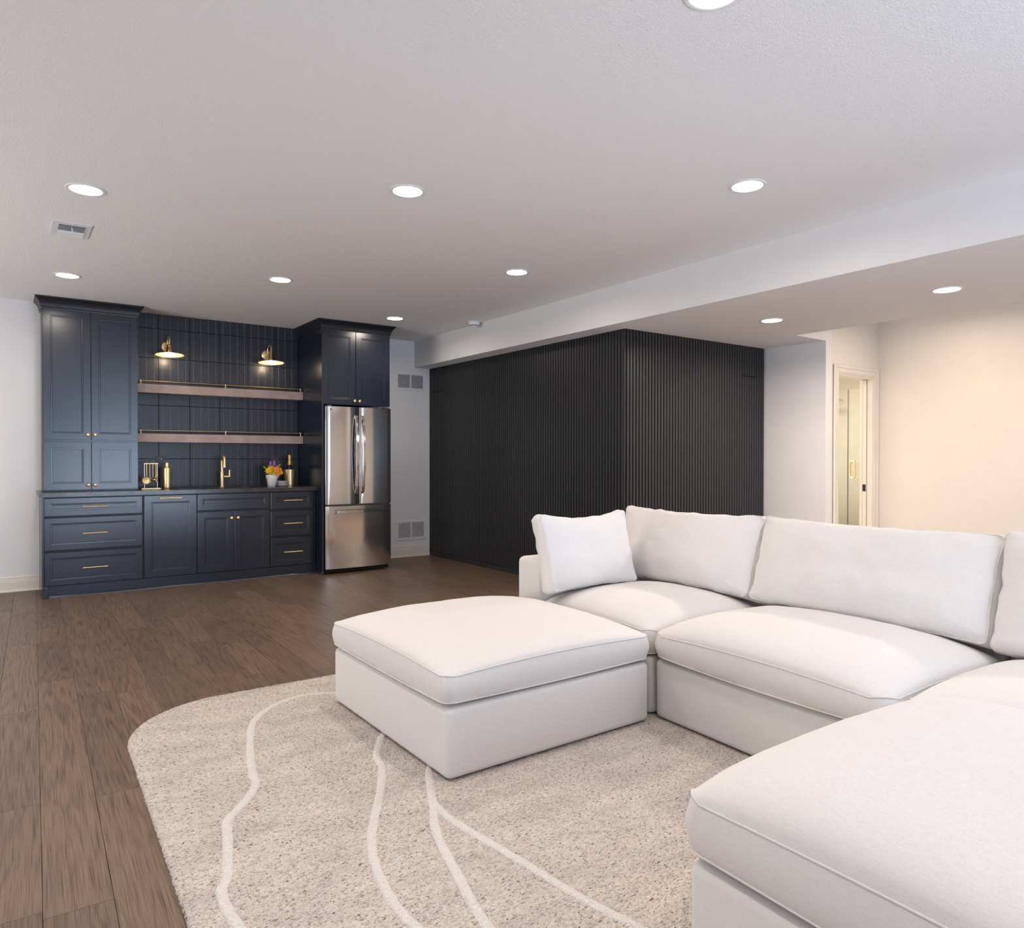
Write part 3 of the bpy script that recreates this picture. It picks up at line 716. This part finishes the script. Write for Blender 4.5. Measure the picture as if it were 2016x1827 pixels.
# wall sconces
def sconce(x, label):
    W = YB-0.0155; yc = 7.725; zs = 2.232
    t = thing('wall_sconce', label, 'wall lamp', (x, W, 2.33), group='brass sconces over the wet bar')
    obj('back_plate', lathe(B(), [(0.054, 0), (0.054, -0.008), (0.046, -0.016), (0.018, -0.019), (0.014, -0.04), (0, -0.041)], (x, W, 2.332), 'Y', 24), M['gold'], t)
    pts = [(x, W-0.035, 2.332), (x, W-0.040, 2.37)]
    for k in range(11):
        a = PI-PI*k/10; r = (W-0.040-yc)/2
        pts.append((x, (W-0.040+yc)/2-r*math.cos(a)*-1 if False else (W-0.040+yc)/2+r*math.cos(PI-a), 2.378+0.05*math.sin(a)))
    pts.append((x, yc, 2.33))
    obj('arm', tube(B(), pts, 0.0065, 10), M['gold'], t)
    obj('socket', lathe(B(), [(0.010, 2.340), (0.024, 2.330), (0.026, 2.290), (0.029, 2.285), (0.029, 2.262), (0.040, 2.258), (0.040, 2.254)], (x, yc, 0), 'Z', 20), M['golddk'], t)
    bm = lathe(B(), [(0.024, 2.2500), (0.034, 2.2460), (0.070, 2.2410), (0.128, 2.2360), (0.132, 2.2330), (0.132, 2.2310), (0.128, 2.2318), (0.070, 2.2370), (0.034, 2.2420), (0.024, 2.2455)], (x, yc, 0), 'Z', 36, cap=False)
    for v in bm.verts: v.co.z += (yc-v.co.y)*math.tan(R(4))
    bm.faces.ensure_lookup_table()
    for k, fc in enumerate(bm.faces): fc.material_index = 1 if k >= 36*5 else 0
    obj('shade', bm, [M['gold'], M['lining']], t)
    obj('bulb', lathe(B(), [(0.012, 2.254), (0.016, 2.244), (0.025, 2.234), (0.026, 2.226), (0.019, 2.217), (0.0, 2.213)], (x, yc, 0), 'Z', 18), M['bulb'], t)
    l = bpy.data.lights.new('sconce_lamp', 'POINT'); l.energy = 1.6; l.color = (1.0, 0.76, 0.50); l.shadow_soft_size = 0.02
    o = bpy.data.objects.new('sconce_lamp', l); C.objects.link(o); o.location = (x, yc, 2.195)
sconce(1.341, 'brass wall sconce with wide flat shade, left one beside the tall cabinet')
sconce(2.336, 'brass wall sconce with wide flat shade, right one beside the refrigerator panel')
# outlets
def outlet(x, label, led=False):
    W = YB-0.0155
    t = thing('wall_outlet', label, 'outlet', (x, W, 1.172), group='charcoal outlets in the backsplash')
    obj('cover_plate', bxo(x-0.038, x+0.038, W-0.006, W, 1.114, 1.231, 0.002), M['darkplastic'], t)
    obj('receptacle', bxo(x-0.017, x+0.017, W-0.0085, W-0.006, 1.137, 1.208, 0.001), M['darkplastic'], t)
    for zz in (1.150, 1.190):
        for a in (x-0.009, x+0.006): obj('slot', bxo(a, a+0.003, W-0.0092, W-0.0084, zz, zz+0.012), M['rubber'], t)
    if led: obj('indicator', bxo(x+0.008, x+0.013, W-0.0098, W-0.0084, 1.203, 1.208), M['led'], t)
outlet(1.2765, 'charcoal wall outlet with a tiny lit indicator behind the bar tool stand', True)
outlet(2.420, 'charcoal wall outlet partly hidden behind the flowers')
# faucet
fa = thing('faucet', 'brushed brass gooseneck bar faucet with side lever', 'faucet', (1.835, 7.735, TOPZ))
fx, fy = 1.835, 7.735
obj('base', lathe(B(), [(0.027, 0), (0.027, 0.006), (0.024, 0.010), (0.020, 0.013)], (fx, fy, TOPZ), 'Z', 20), M['gold'], fa)
obj('body', lathe(B(), [(0.0195, 0.013), (0.0195, 0.150), (0.0215, 0.152), (0.0215, 0.160), (0.017, 0.166)], (fx, fy, TOPZ), 'Z', 20), M['gold'], fa)
pts = [(fx, fy, TOPZ+0.166), (fx, fy, TOPZ+0.25)]
for k in range(13):
    a = PI*k/12; pts.append((fx, fy-0.052+0.052*math.cos(a), TOPZ+0.262+0.056*math.sin(a)))
pts.append((fx, fy-0.104, TOPZ+0.225))
obj('spout', tube(B(), pts, 0.0135, 12), M['gold'], fa)
obj('aerator', lathe(B(), [(0.0148, 0.232), (0.0155, 0.205), (0.013, 0.203)], (fx, fy-0.104, TOPZ), 'Z', 14), M['gold'], fa)
obj('valve', lathe(B(), [(0.0125, 0.018), (0.0125, 0.040), (0.0145, 0.041), (0.0145, 0.058), (0.010, 0.060), (0.010, 0.078)], (fx, fy, TOPZ+0.108), 'X', 14), M['gold'], fa)
obj('lever', tube(B(), [(fx+0.072, fy, TOPZ+0.104), (fx+0.073, fy, TOPZ+0.150), (fx+0.074, fy, TOPZ+0.178)], [0.0085, 0.007, 0.0065], 10), M['gold'], fa)
# bar tool stand and tools
bx, by = 1.165, 7.64
st = thing('bar_tool_stand', 'brass stand for hanging bar tools beside the tall cabinet', 'stand', (bx, by, TOPZ))
obj('base', bxo(bx-0.095, bx+0.075, by-0.045, by+0.045, TOPZ+0.0003, TOPZ+0.013, 0.002), M['golddk'], st)
for xx in (bx-0.062, bx+0.050): obj('upright', tube(B(), [(xx, by, TOPZ+0.012), (xx, by, TOPZ+0.243)], 0.0045, 8), M['steel'], st)
obj('crossbar', bxo(bx-0.070, bx+0.058, by-0.007, by+0.007, TOPZ+0.243, TOPZ+0.251, 0.002), M['gold'], st)
def tool(name, label, x, ln, headf, dy=-0.014):
    t = thing(name, label, 'bar tool', (x, by+dy, TOPZ+0.243-ln), group='brass bar tools on the stand')
    bm = B(); y0 = by+dy
    tube(bm, [(x, by+0.0, TOPZ+0.2535), (x, y0, TOPZ+0.2535), (x, y0-0.001, TOPZ+0.247)], 0.0022, 6)
    obj('hook', bm, M['gold'], t)
    obj('handle', tube(B(), [(x, y0-0.001, TOPZ+0.246), (x+0.001, y0, TOPZ+0.243-ln*0.6)], 0.0042, 8), M['gold'], t)
    obj('head', headf(x, y0, TOPZ+0.243-ln*0.6), M['golddk'], t)
def h_strainer(x, y, z):
    bm = lathe(B(), [(0.0, 0.006), (0.036, 0.006), (0.038, 0.0), (0.036, -0.002), (0.0, 0.002)], (x-0.008, y-0.014, z-0.036), 'Y', 22)
    tube(bm, [(x-0.008+0.033*math.cos(a*PI/12), y-0.020, z-0.036+0.033*math.sin(a*PI/12)) for a in range(24)], 0.003, 5, True); return bm
def h_spoon(x, y, z): return sphere(tube(B(), [(x, y, z), (x+0.002, y, z-0.02)], 0.003, 6), (x+0.002, y-0.002, z-0.035), 0.018, (0.75, 0.35, 1.25))
def h_jigger(x, y, z): return lathe(B(), [(0.019, -0.020), (0.006, 0.0), (0.017, 0.020), (0.015, 0.020), (0.004, 0.0)], (x, y-0.006, z-0.022), 'X', 16)
def h_tongs(x, y, z):
    bm = tube(B(), [(x, y, z), (x-0.010, y-0.004, z-0.022), (x-0.004, y-0.006, z-0.05)], [0.004, 0.0045, 0.002], 8)
    tube(bm, [(x, y, z), (x+0.010, y-0.004, z-0.022), (x+0.004, y-0.006, z-0.05)], [0.004, 0.0045, 0.002], 8); return bm
tool('cocktail_strainer', 'round brass cocktail strainer hanging leftmost on the bar tool stand', bx-0.046, 0.20, h_strainer)
tool('bar_spoon', 'brass bar spoon hanging second from left on the bar tool stand', bx-0.019, 0.225, h_spoon)
tool('jigger', 'brass double jigger hanging third from left on the bar tool stand', bx+0.008, 0.215, h_jigger)
tool('ice_tongs', 'brass ice tongs hanging rightmost on the bar tool stand', bx+0.034, 0.20, h_tongs)
# cocktail shaker
sk2 = thing('cocktail_shaker', 'tall brass cocktail shaker on the counter right of the bar tool stand', 'shaker', (1.302, 7.645, TOPZ))
obj('body', lathe(B(), [(0.033, 0.0003), (0.035, 0.004), (0.0355, 0.02), (0.036, 0.19), (0.035, 0.198)], (1.302, 7.645, TOPZ), 'Z', 24), M['gold'], sk2)
obj('strainer_lid', lathe(B(), [(0.0362, 0.198), (0.0355, 0.204), (0.026, 0.212), (0.019, 0.216)], (1.302, 7.645, TOPZ), 'Z', 24), M['gold'], sk2)
obj('cap', lathe(B(), [(0.0175, 0.214), (0.0178, 0.250), (0.0165, 0.256), (0, 0.257)], (1.302, 7.645, TOPZ), 'Z', 20), M['gold'], sk2)
# flowers
px_, py_ = 2.322, 7.655
fp = thing('potted_flowers', 'weathered white pot of yellow, orange and purple flowers on the counter', 'flowers', (px_, py_, TOPZ))
obj('pot', lathe(B(), [(0.043, 0.0003), (0.046, 0.004), (0.055, 0.088), (0.061, 0.090), (0.063, 0.122), (0.058, 0.123), (0.054, 0.110), (0.0, 0.108)], (px_, py_, TOPZ), 'Z', 24), M['pot'], fp)
bm = B()
for k in range(16):
    a = -PI/2+(k%8-3.5)*0.33; rr = 0.035+0.012*(k//8); sphere(bm, (px_+rr*math.sin(a+PI/2)*0.9, py_-0.02-rr*0.3, TOPZ+0.128+0.012*(k % 3)), 0.012, u=6, v=5)
obj('bud_cluster', bm, M['lime'], fp, label='lime green buds')['kind'] = 'stuff'
def bloom(x, y, z, r, m, name='flower_head'):
    bm = B(); sphere(bm, (x, y, z), r*0.55, u=8, v=6)
    for ring, (nn, rr, zz, ps) in enumerate(((8, 0.85, -0.15, 0.42), (6, 0.55, 0.25, 0.38))):
        for k in range(nn):
            a = 2*PI*k/nn+ring*0.4
            sphere(bm, (x+r*rr*math.cos(a), y-r*0.3+r*0.2*ring*-1, z+r*rr*math.sin(a)+r*zz*0.3), r*ps, (1, 0.6, 1), u=6, v=5)
    obj(name, bm, m, fp)
bloom(px_-0.045, py_-0.035, TOPZ+0.168, 0.030, M['yellow']); bloom(px_-0.012, py_-0.010, TOPZ+0.188, 0.026, M['yellow']); bloom(px_+0.072, py_-0.012, TOPZ+0.172, 0.024, M['yellow'])
bloom(px_+0.093, py_-0.012, TOPZ+0.146, 0.018, M['yellow'])
bloom(px_+0.035, py_-0.040, TOPZ+0.175, 0.031, M['orange']); bloom(px_+0.050, py_-0.045, TOPZ+0.128, 0.017, M['orange'])
for dx, dz in ((-0.012, 0.232), (0.026, 0.243)):
    bm = B()
    for k in range(16):
        a = k*2.4; zz = k*0.0038; r = 0.012*(1-k/22)
        sphere(bm, (px_+dx+r*math.cos(a), py_+0.01+r*math.sin(a)*0.8, TOPZ+dz-0.03+zz), 0.0075, u=6, v=4)
    tube(bm, [(px_+dx*0.4, py_, TOPZ+0.11), (px_+dx, py_+0.01, TOPZ+dz-0.03)], 0.003, 5)
    obj('flower_spike', bm, M['purple'], fp)
for (x0, z0, x1, z1) in ((-0.05, 0.175, -0.098, 0.217), (-0.02, 0.19, -0.048, 0.224), (0.05, 0.195, 0.092, 0.238), (0.04, 0.185, 0.060, 0.225), (-0.055, 0.150, -0.085, 0.165)):
    bm = B(); A, Z = Vector((px_+x0, py_, TOPZ+z0)), Vector((px_+x1, py_-0.01, TOPZ+z1)); d = Z-A; nrm = Vector((-d.z, 0, d.x)).normalized()
    vs = []
    for t, wv in ((0, 0.002), (0.3, 0.009), (0.6, 0.010), (0.85, 0.005), (1, 0.0005)):
        c = A+d*t; vs.append([bm.verts.new(c+nrm*wv), bm.verts.new(c+Vector((0, -0.004, 0))), bm.verts.new(c-nrm*wv), bm.verts.new(c+Vector((0, 0.003, 0)))])
    for k in range(4):
        for i in range(4): bm.faces.new((vs[k][i], vs[k][(i+1) % 4], vs[k+1][(i+1) % 4], vs[k+1][i]))
    bm.faces.new(vs[0]); bm.faces.new(vs[-1])
    obj('leaf', bm, M['leaf'], fp)
# plates
pn = ['bottom', 'second from the bottom', 'third from the bottom', 'topmost']
for k in range(4):
    single('small_plate', lathe(B(), [(0.034, 0.0003), (0.040, 0.003), (0.058, 0.011), (0.0605, 0.0135), (0.057, 0.0128), (0.038, 0.006), (0.0, 0.005)], (2.405, 7.565, TOPZ+0.0148*k), 'Z', 28), M['porcelain'],
           'small white plate, %s of the stack beside the flower pot' % pn[k], 'plate', 'stacked small white plates')
# champagne bucket and bottle
cx_, cy_ = 2.545, 7.765
single('ice_bucket', lathe(B(), [(0.055, 0.0003), (0.058, 0.004), (0.0605, 0.172), (0.063, 0.174), (0.063, 0.177), (0.058, 0.177), (0.054, 0.010), (0.0, 0.008)], (cx_, cy_, TOPZ), 'Z', 30), M['gold'],
       'brass ice bucket holding a bottle at the right end of the counter', 'ice bucket')
bt = thing('champagne_bottle', 'champagne bottle with orange yellow foil neck standing in the brass bucket', 'bottle', (cx_, cy_, TOPZ+0.009))
obj('glass_body', lathe(B(), [(0.040, 0.009), (0.043, 0.015), (0.043, 0.15), (0.036, 0.18), (0.022, 0.215), (0.018, 0.235)], (cx_, cy_, TOPZ), 'Z', 24), M['bottle'], bt)
obj('foil', lathe(B(), [(0.0265, 0.226), (0.0225, 0.232), (0.0165, 0.262), (0.0155, 0.300), (0.0175, 0.302), (0.0175, 0.328), (0.014, 0.336), (0.0, 0.338)], (cx_, cy_, TOPZ), 'Z', 20), M['foil'], bt)
obj('neck_label', lathe(B(), [(0.0180, 0.244), (0.0172, 0.262)], (cx_, cy_, TOPZ), 'Z', 20, cap=False), M['gold'], bt)

# ------------------------------------------------------------------ rug
RX0, RX1, RY0, RY1 = 0.430, 3.72, 0.25, 3.80
RA = R(-0.9)
rug = thing('area_rug', 'large speckled beige wool rug with rounded corners and ivory lines under the sofa', 'rug', (RX0, RY1, 0))
def rug_h(x, y): return 0.0135
def build_rug():
    nx, ny = 740, 780; rc_ = 0.47
    v = np.linspace(0, 1, ny); ys = RY0+(RY1-RY0)*v
    def inset(y):
        d = np.minimum(y-RY0, RY1-y); d = np.clip(rc_-d, 0, rc_)
        return rc_-np.sqrt(np.maximum(rc_**2-d**2, 0))
    ins = inset(ys); rng = np.random.RandomState(3)
    u = np.linspace(0, 1, nx)
    X = (RX0+ins)[:, None]+((RX1-RX0)-2*ins)[:, None]*u[None, :]; Y = np.repeat(ys[:, None], nx, 1)
    skew = (Y-RY1)*math.tan(-RA)*1.0
    Z = 0.0115+rng.rand(ny, nx)*0.0042
    Z[0, :] = Z[-1, :] = 0.006; Z[:, 0] = Z[:, -1] = 0.006
    X[1:-1, 1:-1] += (rng.rand(ny-2, nx-2)-0.5)*0.003; Y[1:-1, 1:-1] += (rng.rand(ny-2, nx-2)-0.5)*0.003
    X[:, 0] -= rng.rand(ny)*0.004; Y[-1, :] += rng.rand(nx)*0.004
    X = X+skew*1.6
    top = np.stack([X, Y, Z], -1).reshape(-1, 3)
    idx = np.arange(nx*ny).reshape(ny, nx)
    q = np.stack([idx[:-1, :-1], idx[:-1, 1:], idx[1:, 1:], idx[1:, :-1]], -1).reshape(-1, 4)
    rim = np.concatenate([idx[0, :], idx[1:, -1], idx[-1, -2::-1], idx[-2:0:-1, 0]])
    bot = top[rim].copy(); bot[:, 2] = 0.0005; n0 = len(top); m = len(rim)
    allv = np.concatenate([top, bot]); k = np.arange(m); k2 = (k+1) % m
    q2 = np.stack([rim[k], n0+k, n0+k2, rim[k2]], -1)
    allv -= np.array([RX0, RY1, 0])
    me = bpy.data.meshes.new('pile'); me.from_pydata(allv.tolist(), [], np.concatenate([q, q2]).tolist())
    me.materials.append(M['rug']); me.polygons.foreach_set('use_smooth', [True]*len(me.polygons))
    o = bpy.data.objects.new('pile', me); C.objects.link(o); o.parent = rug
build_rug()
def spline(P, n=10):
    out = []
    P = [Vector((*p, 0)) for p in P]
    for i in range(len(P)-1):
        a, b, c, d = P[max(i-1, 0)], P[i], P[i+1], P[min(i+2, len(P)-1)]
        for k in range(n):
            t = k/n; out.append(0.5*((2*b)+(c-a)*t+(2*a-5*b+4*c-d)*t*t+(3*b-a-3*c+d)*t**3))
    out.append(P[-1]); return out
def rug_line(P, wd=0.034):
    pts = spline(P); bm = B(); rows_ = []
    for i, p in enumerate(pts):
        t = (pts[min(i+1, len(pts)-1)]-pts[max(i-1, 0)]).normalized(); nn = Vector((-t.y, t.x, 0))
        wv = wd*0.5*(1+0.18*noise.noise(Vector((i*0.35, P[0][0]*9, 0)))); r = []
        for s, z in ((-1.0, 0.010), (-0.85, 0.0155), (-0.4, 0.0178), (0, 0.0182), (0.4, 0.0178), (0.85, 0.0155), (1.0, 0.010)):
            q = p+nn*(wv*s*(1+random.uniform(-0.08, 0.08))); r.append(bm.verts.new((q.x, q.y, z+random.uniform(-0.0006, 0.0006))))
        rows_.append(r)
    for A, D in zip(rows_[:-1], rows_[1:]):
        for k in range(6): bm.faces.new((A[k], A[k+1], D[k+1], D[k]))
    obj('inlaid_line', bm, M['rugline'], rug, smooth=180)
rug_line([(1.75, 3.42), (1.402, 3.489), (1.237, 3.549), (1.066, 3.488), (0.924, 3.326), (0.829, 3.043), (0.769, 2.791), (0.748, 2.676), (0.676, 2.561), (0.600, 2.47), (0.570, 2.347), (0.520, 2.15), (0.484, 2.057), (0.484, 1.883), (0.52, 1.6)])
rug_line([(1.45, 2.95), (1.323, 2.824), (1.219, 2.654), (1.192, 2.545), (1.095, 2.356), (0.955, 2.115), (0.89, 1.95), (0.854, 1.767), (0.854, 1.62), (0.88, 1.3)])
rug_line([(1.40, 2.52), (1.309, 2.38), (1.213, 2.179), (1.124, 1.994), (1.062, 1.764), (1.004, 1.513), (0.99, 1.2)])
rug_line([(1.216, 2.185), (1.208, 2.10), (1.21, 2.011), (1.243, 1.766), (1.282, 1.462), (1.319, 1.289), (1.36, 1.0)])

# ------------------------------------------------------------------ sectional sofa
def rrect(a, b, r, n=7):
    pts = []
    for sx, sy, a0 in ((1, 1, 0), (-1, 1, 90), (-1, -1, 180), (1, -1, 270)):
        for k in range(n):
            t = R(a0+90*k/(n-1)); pts.append((sx*(a-r)+r*math.cos(t), sy*(b-r)+r*math.sin(t)))
    # subdivide straight sides
    out = []
    for i, p in enumerate(pts):
        q = pts[(i+1) % len(pts)]; out.append(p)
        d = math.hypot(q[0]-p[0], q[1]-p[1])
        if d > 0.06:
            m = int(d/0.045)
            for k in range(1, m): out.append((p[0]+(q[0]-p[0])*k/m, p[1]+(q[1]-p[1])*k/m))
    return out
SCL = [1, 0.992, 0.98, 0.962, 0.94, 0.91, 0.87, 0.82, 0.76, 0.69, 0.61, 0.52, 0.42, 0.32, 0.22, 0.12, 0.04]
def cushion(a, b, zb, zt, ct, cb, r=0.05, bow=0.0, bulge=0.012, wr=0.004, seed=0.0, warp=None, k=3.0, e=0.5, bowb=0.0):
    """boxed cushion: crowned top, band, crowned underside. Returns bmesh and the two seam paths."""
    ol = rrect(a, b, r); bm = B(); rings = []
    def F(x, y):
        u, v = min(1, abs(x)/a), min(1, abs(y)/b); return max(0, (1-u**k)*(1-v**k))**e
    def edge(x, y): return 1-min(1, abs(x)/a)**2*min(1, abs(y)/b)**2
    def W(x, y, z):
        p = Vector((x*4.5+seed, y*4.5-seed, z*4.5)); d = noise.noise(p)*wr+noise.noise(p*2.7)*wr*0.5
        return d
    def put(x, y, z): 
        p = Vector((x, y, z)); return warp(p) if warp else p
    seams = []
    for s in reversed(SCL):
        ring = []
        for x, y in ol:
            X, Y = x*s, y*s
            z = zt+bow*edge(X, Y)+ct*F(X, Y)+(W(X, Y, 0) if s < 1 else 0)
            ring.append(put(X, Y, z))
        rings.append(ring)
    seams.append(rings[-1])
    nb = 6
    for j in range(1, nb+1):
        t = j/nb; ring = []
        for x, y in ol:
            g = 1+bulge/min(a, b)*math.sin(PI*t)
            zt_, zb_ = zt+bow*edge(x, y), zb+bowb*edge(x, y)
            ww = noise.noise(Vector((x*7+seed, y*7, t*2)))*wr*0.6 if j < nb else 0
            L_ = math.hypot(x, y); ring.append(put(x*g+x/L_*ww, y*g+y/L_*ww, zt_+(zb_-zt_)*t))
        rings.append(ring)
    seams.append(rings[-1])
    for s in SCL[1:]:
        rings.append([put(x*s, y*s, zb+bowb*edge(x, y)-cb*F(x*s, y*s)) for x, y in ol])
    V = [[bm.verts.new(p) for p in ring] for ring in rings]; n = len(ol)
    for A, D in zip(V[:-1], V[1:]):
        for i in range(n): bm.faces.new((A[i], A[(i+1) % n], D[(i+1) % n], D[i]))
    bm.faces.new(V[0]); bm.faces.new(V[-1])
    return bm, seams
def add_cushion(parent, name, args, kw, M4=None, pip=0.0030):
    bm, seams = cushion(*args, **kw)
    if M4 is not None:
        bmesh.ops.transform(bm, matrix=M4, verts=bm.verts); seams = [[M4 @ p for p in s] for s in seams]
    o = obj(name, bm, M['fabric'], parent, local=True, smooth=60)
    for s in seams:
        q = s[::1]
        obj('piping', tube(B(), q, pip, 6, True), M['fabric'], o, local=True, smooth=180)
    return o
def base_block(parent, x0, x1, y0, y1, z0=0.020, z1=0.288, bev=0.026, name='base'):
    return obj(name, box(B(), x0, x1, y0, y1, z0, z1, bev, 4), M['fabric'], parent, local=True, smooth=50)
def feet(parent, xs, ys, z0=0.0190):
    for x in xs:
        for y in ys: obj('foot', box(B(), x-0.03, x+0.03, y-0.03, y+0.03, z0, 0.05), M['rubber'], parent, local=True)
SR = R(-1.6)
# ottoman
ot = thing('ottoman', 'large square ivory linen ottoman with loose seat cushion on the rug', 'ottoman', (1.868, 2.825, 0), R(0.4), group='ivory linen sectional modules')
base_block(ot, -0.545, 0.520, -0.550, 0.545); feet(ot, (-0.45, 0.45), (-0.45, 0.45))
add_cushion(ot, 'seat_cushion', (0.540, 0.548, 0.302, 0.396, 0.066, 0.008), dict(bowb=-0.006, r=0.045, bow=0.018, bulge=0.010, wr=0.003, seed=1.3), Matrix.Translation((-0.013, 0, 0.006)))
def place(t, cx, cy, cz=0.0): return Matrix.Translation((cx, cy, cz))
# corner module at the back with a low arm
cm = thing('corner_sofa_module', 'ivory linen sofa module with a low arm behind the ottoman', 'sofa', (2.995, 2.845, 0), SR, group='ivory linen sectional modules')
base_block(cm, -0.535, 0.535, -0.535, 0.30); feet(cm, (-0.44, 0.44), (-0.44, 0.44))
obj('arm', box(B(), -0.545, 0.54, 0.315, 0.555, 0.022, 0.640, 0.035, 5), M['fabric'], cm, local=True, smooth=50)
obj('back', box(B(), 0.37, 0.54, -0.535, 0.312, 0.022, 0.638, 0.035, 5), M['fabric'], cm, local=True, smooth=50)
add_cushion(cm, 'seat_cushion', (0.420, 0.422, 0.302, 0.402, 0.090, 0.006), dict(r=0.05, bow=0.012, bulge=0.010, wr=0.003, seed=5.1), place(0, -0.118, -0.112))
# middle module
mm = thing('armless_sofa_module', 'ivory linen sofa module in the middle facing the rug', 'sofa', (2.962, 1.743, 0), R(-2.4), group='ivory linen sectional modules')
base_block(mm, -0.535, 0.368, -0.535, 0.540); feet(mm, (-0.44, 0.44), (-0.44, 0.44))
obj('back', box(B(), 0.37, 0.54, -0.535, 0.540, 0.022, 0.638, 0.035, 5), M['fabric'], mm, local=True, smooth=50)
add_cushion(mm, 'seat_cushion', (0.430, 0.550, 0.312, 0.400, 0.100, 0.006), dict(r=0.065, bowb=-0.012, bow=0.018, bulge=0.010, wr=0.004, seed=9.7), place(0, -0.125, -0.018))
# near corner module (only its far corner is in view)
nm = thing('near_sofa_module', 'ivory linen corner sofa module at the right edge of the photo', 'sofa', (2.935, 0.655, 0), SR, group='ivory linen sectional modules')
base_block(nm, -0.54, 0.368, -0.54, 0.540); feet(nm, (-0.44, 0.44), (-0.44, 0.44))
obj('back', box(B(), 0.37, 0.54, -0.535, 0.545, 0.022, 0.638, 0.035, 5), M['fabric'], nm, local=True, smooth=50)
add_cushion(nm, 'seat_cushion', (0.42, 0.540, 0.302, 0.402, 0.088, 0.006), dict(r=0.05, bow=0.012, bulge=0.010, wr=0.004, seed=14.2), place(0, -0.085, -0.035))
# chaise in the foreground
ch = thing('chaise_module', 'ivory linen chaise module filling the lower right foreground', 'sofa', (1.825, 0.545, 0), SR, group='ivory linen sectional modules')
base_block(ch, -0.555, 0.545, -0.56, 0.545); feet(ch, (-0.44, 0.44), (-0.44, 0.44))
add_cushion(ch, 'seat_cushion', (0.555, 0.56, 0.312, 0.425, 0.114, 0.012), dict(k=4.5, r=0.05, bow=0.012, bulge=0.010, wr=0.004, seed=21.0))
# loose back cushions: local x = length, y = height, z = outwards
def pillow(name, label, a, b, th, origin, xdir, tilt, seed, sag=0.02, crn=0.06, r=0.03, ear=0.0):
    t = thing(name, label, 'cushion', origin, group='loose ivory back cushions')
    X = Vector((*xdir, 0)).normalized(); up = Vector((0, 0, 1)); nrm = X.cross(up)      # outward (towards the sitter)
    Y = (up*math.cos(tilt)-nrm*math.sin(tilt)); Z = (nrm*math.cos(tilt)+up*math.sin(tilt))
    M4 = Matrix.Identity(4)
    for i in range(3):
        M4[i][0] = X[i]; M4[i][1] = Y[i]; M4[i][2] = Z[i]; M4[i][3] = (Y*b)[i]
    def warp(p):
        u, v = p.x/a, p.y/b
        q = p.copy()
        q.y += -sag*(1-u*u)*max(0, v)**1.5 + sag*0.35*(1-u*u)*max(0, -v)
        q.x *= 1-0.022*(1-v*v)-0.006*(1-v)
        # settled: lower half a little thicker, folds near the ends
        q.z *= 1+0.16*max(0, -v)
        q.z += 0.006*math.sin(v*17+seed+u*2)*max(0, abs(u)-0.72)*3
        q.y += (0.007*noise.noise(Vector((p.x*16+seed, seed, 0)))+0.004*noise.noise(Vector((p.x*41, seed, p.z*9))))*abs(v)**3
        q.x += 0.006*noise.noise(Vector((p.y*18, seed*2, p.z*9)))*abs(u)**4
        return q
    bm, seams = cushion(a, b, -th/2, th/2, crn, 0.022, r=r, bulge=0.008, wr=0.010, seed=seed, warp=warp, k=2.2, e=0.55)
    bmesh.ops.transform(bm, matrix=M4, verts=bm.verts); seams = [[M4 @ p for p in s] for s in seams]
    o = obj('cover', bm, M['fabric'], t, local=True, smooth=75)
    for s in seams: obj('piping', tube(B(), s, 0.0030, 6, True), M['fabric'], o, local=True, smooth=180)
    return t
pillow('back_cushion', 'square ivory cushion leaning on the low arm behind the ottoman', 0.322, 0.214, 0.085, (2.722, 3.045, 0.480), (1, 0.02), R(14), 3.0, sag=0.035, crn=0.065)
sr = (math.sin(SR), -math.cos(SR))
pillow('back_cushion', 'ivory back cushion in the middle, between the square cushion and the longest cushion', 0.530, 0.220, 0.09, (3.215, 2.840, 0.474), (-0.028, -1), R(18), 8.0, sag=0.018, crn=0.075)
pillow('back_cushion', 'longest ivory back cushion on the sofa in front of the doorway', 0.565, 0.222, 0.09, (3.190, 1.748, 0.470), (-0.028, -1), R(18), 12.5, sag=0.012, crn=0.075)
pillow('back_cushion', 'ivory back cushion cut off by the right edge of the photo', 0.525, 0.236, 0.09, (3.145, 0.655, 0.458), (-0.028, -1), R(17), 17.5, sag=0.012, crn=0.075)
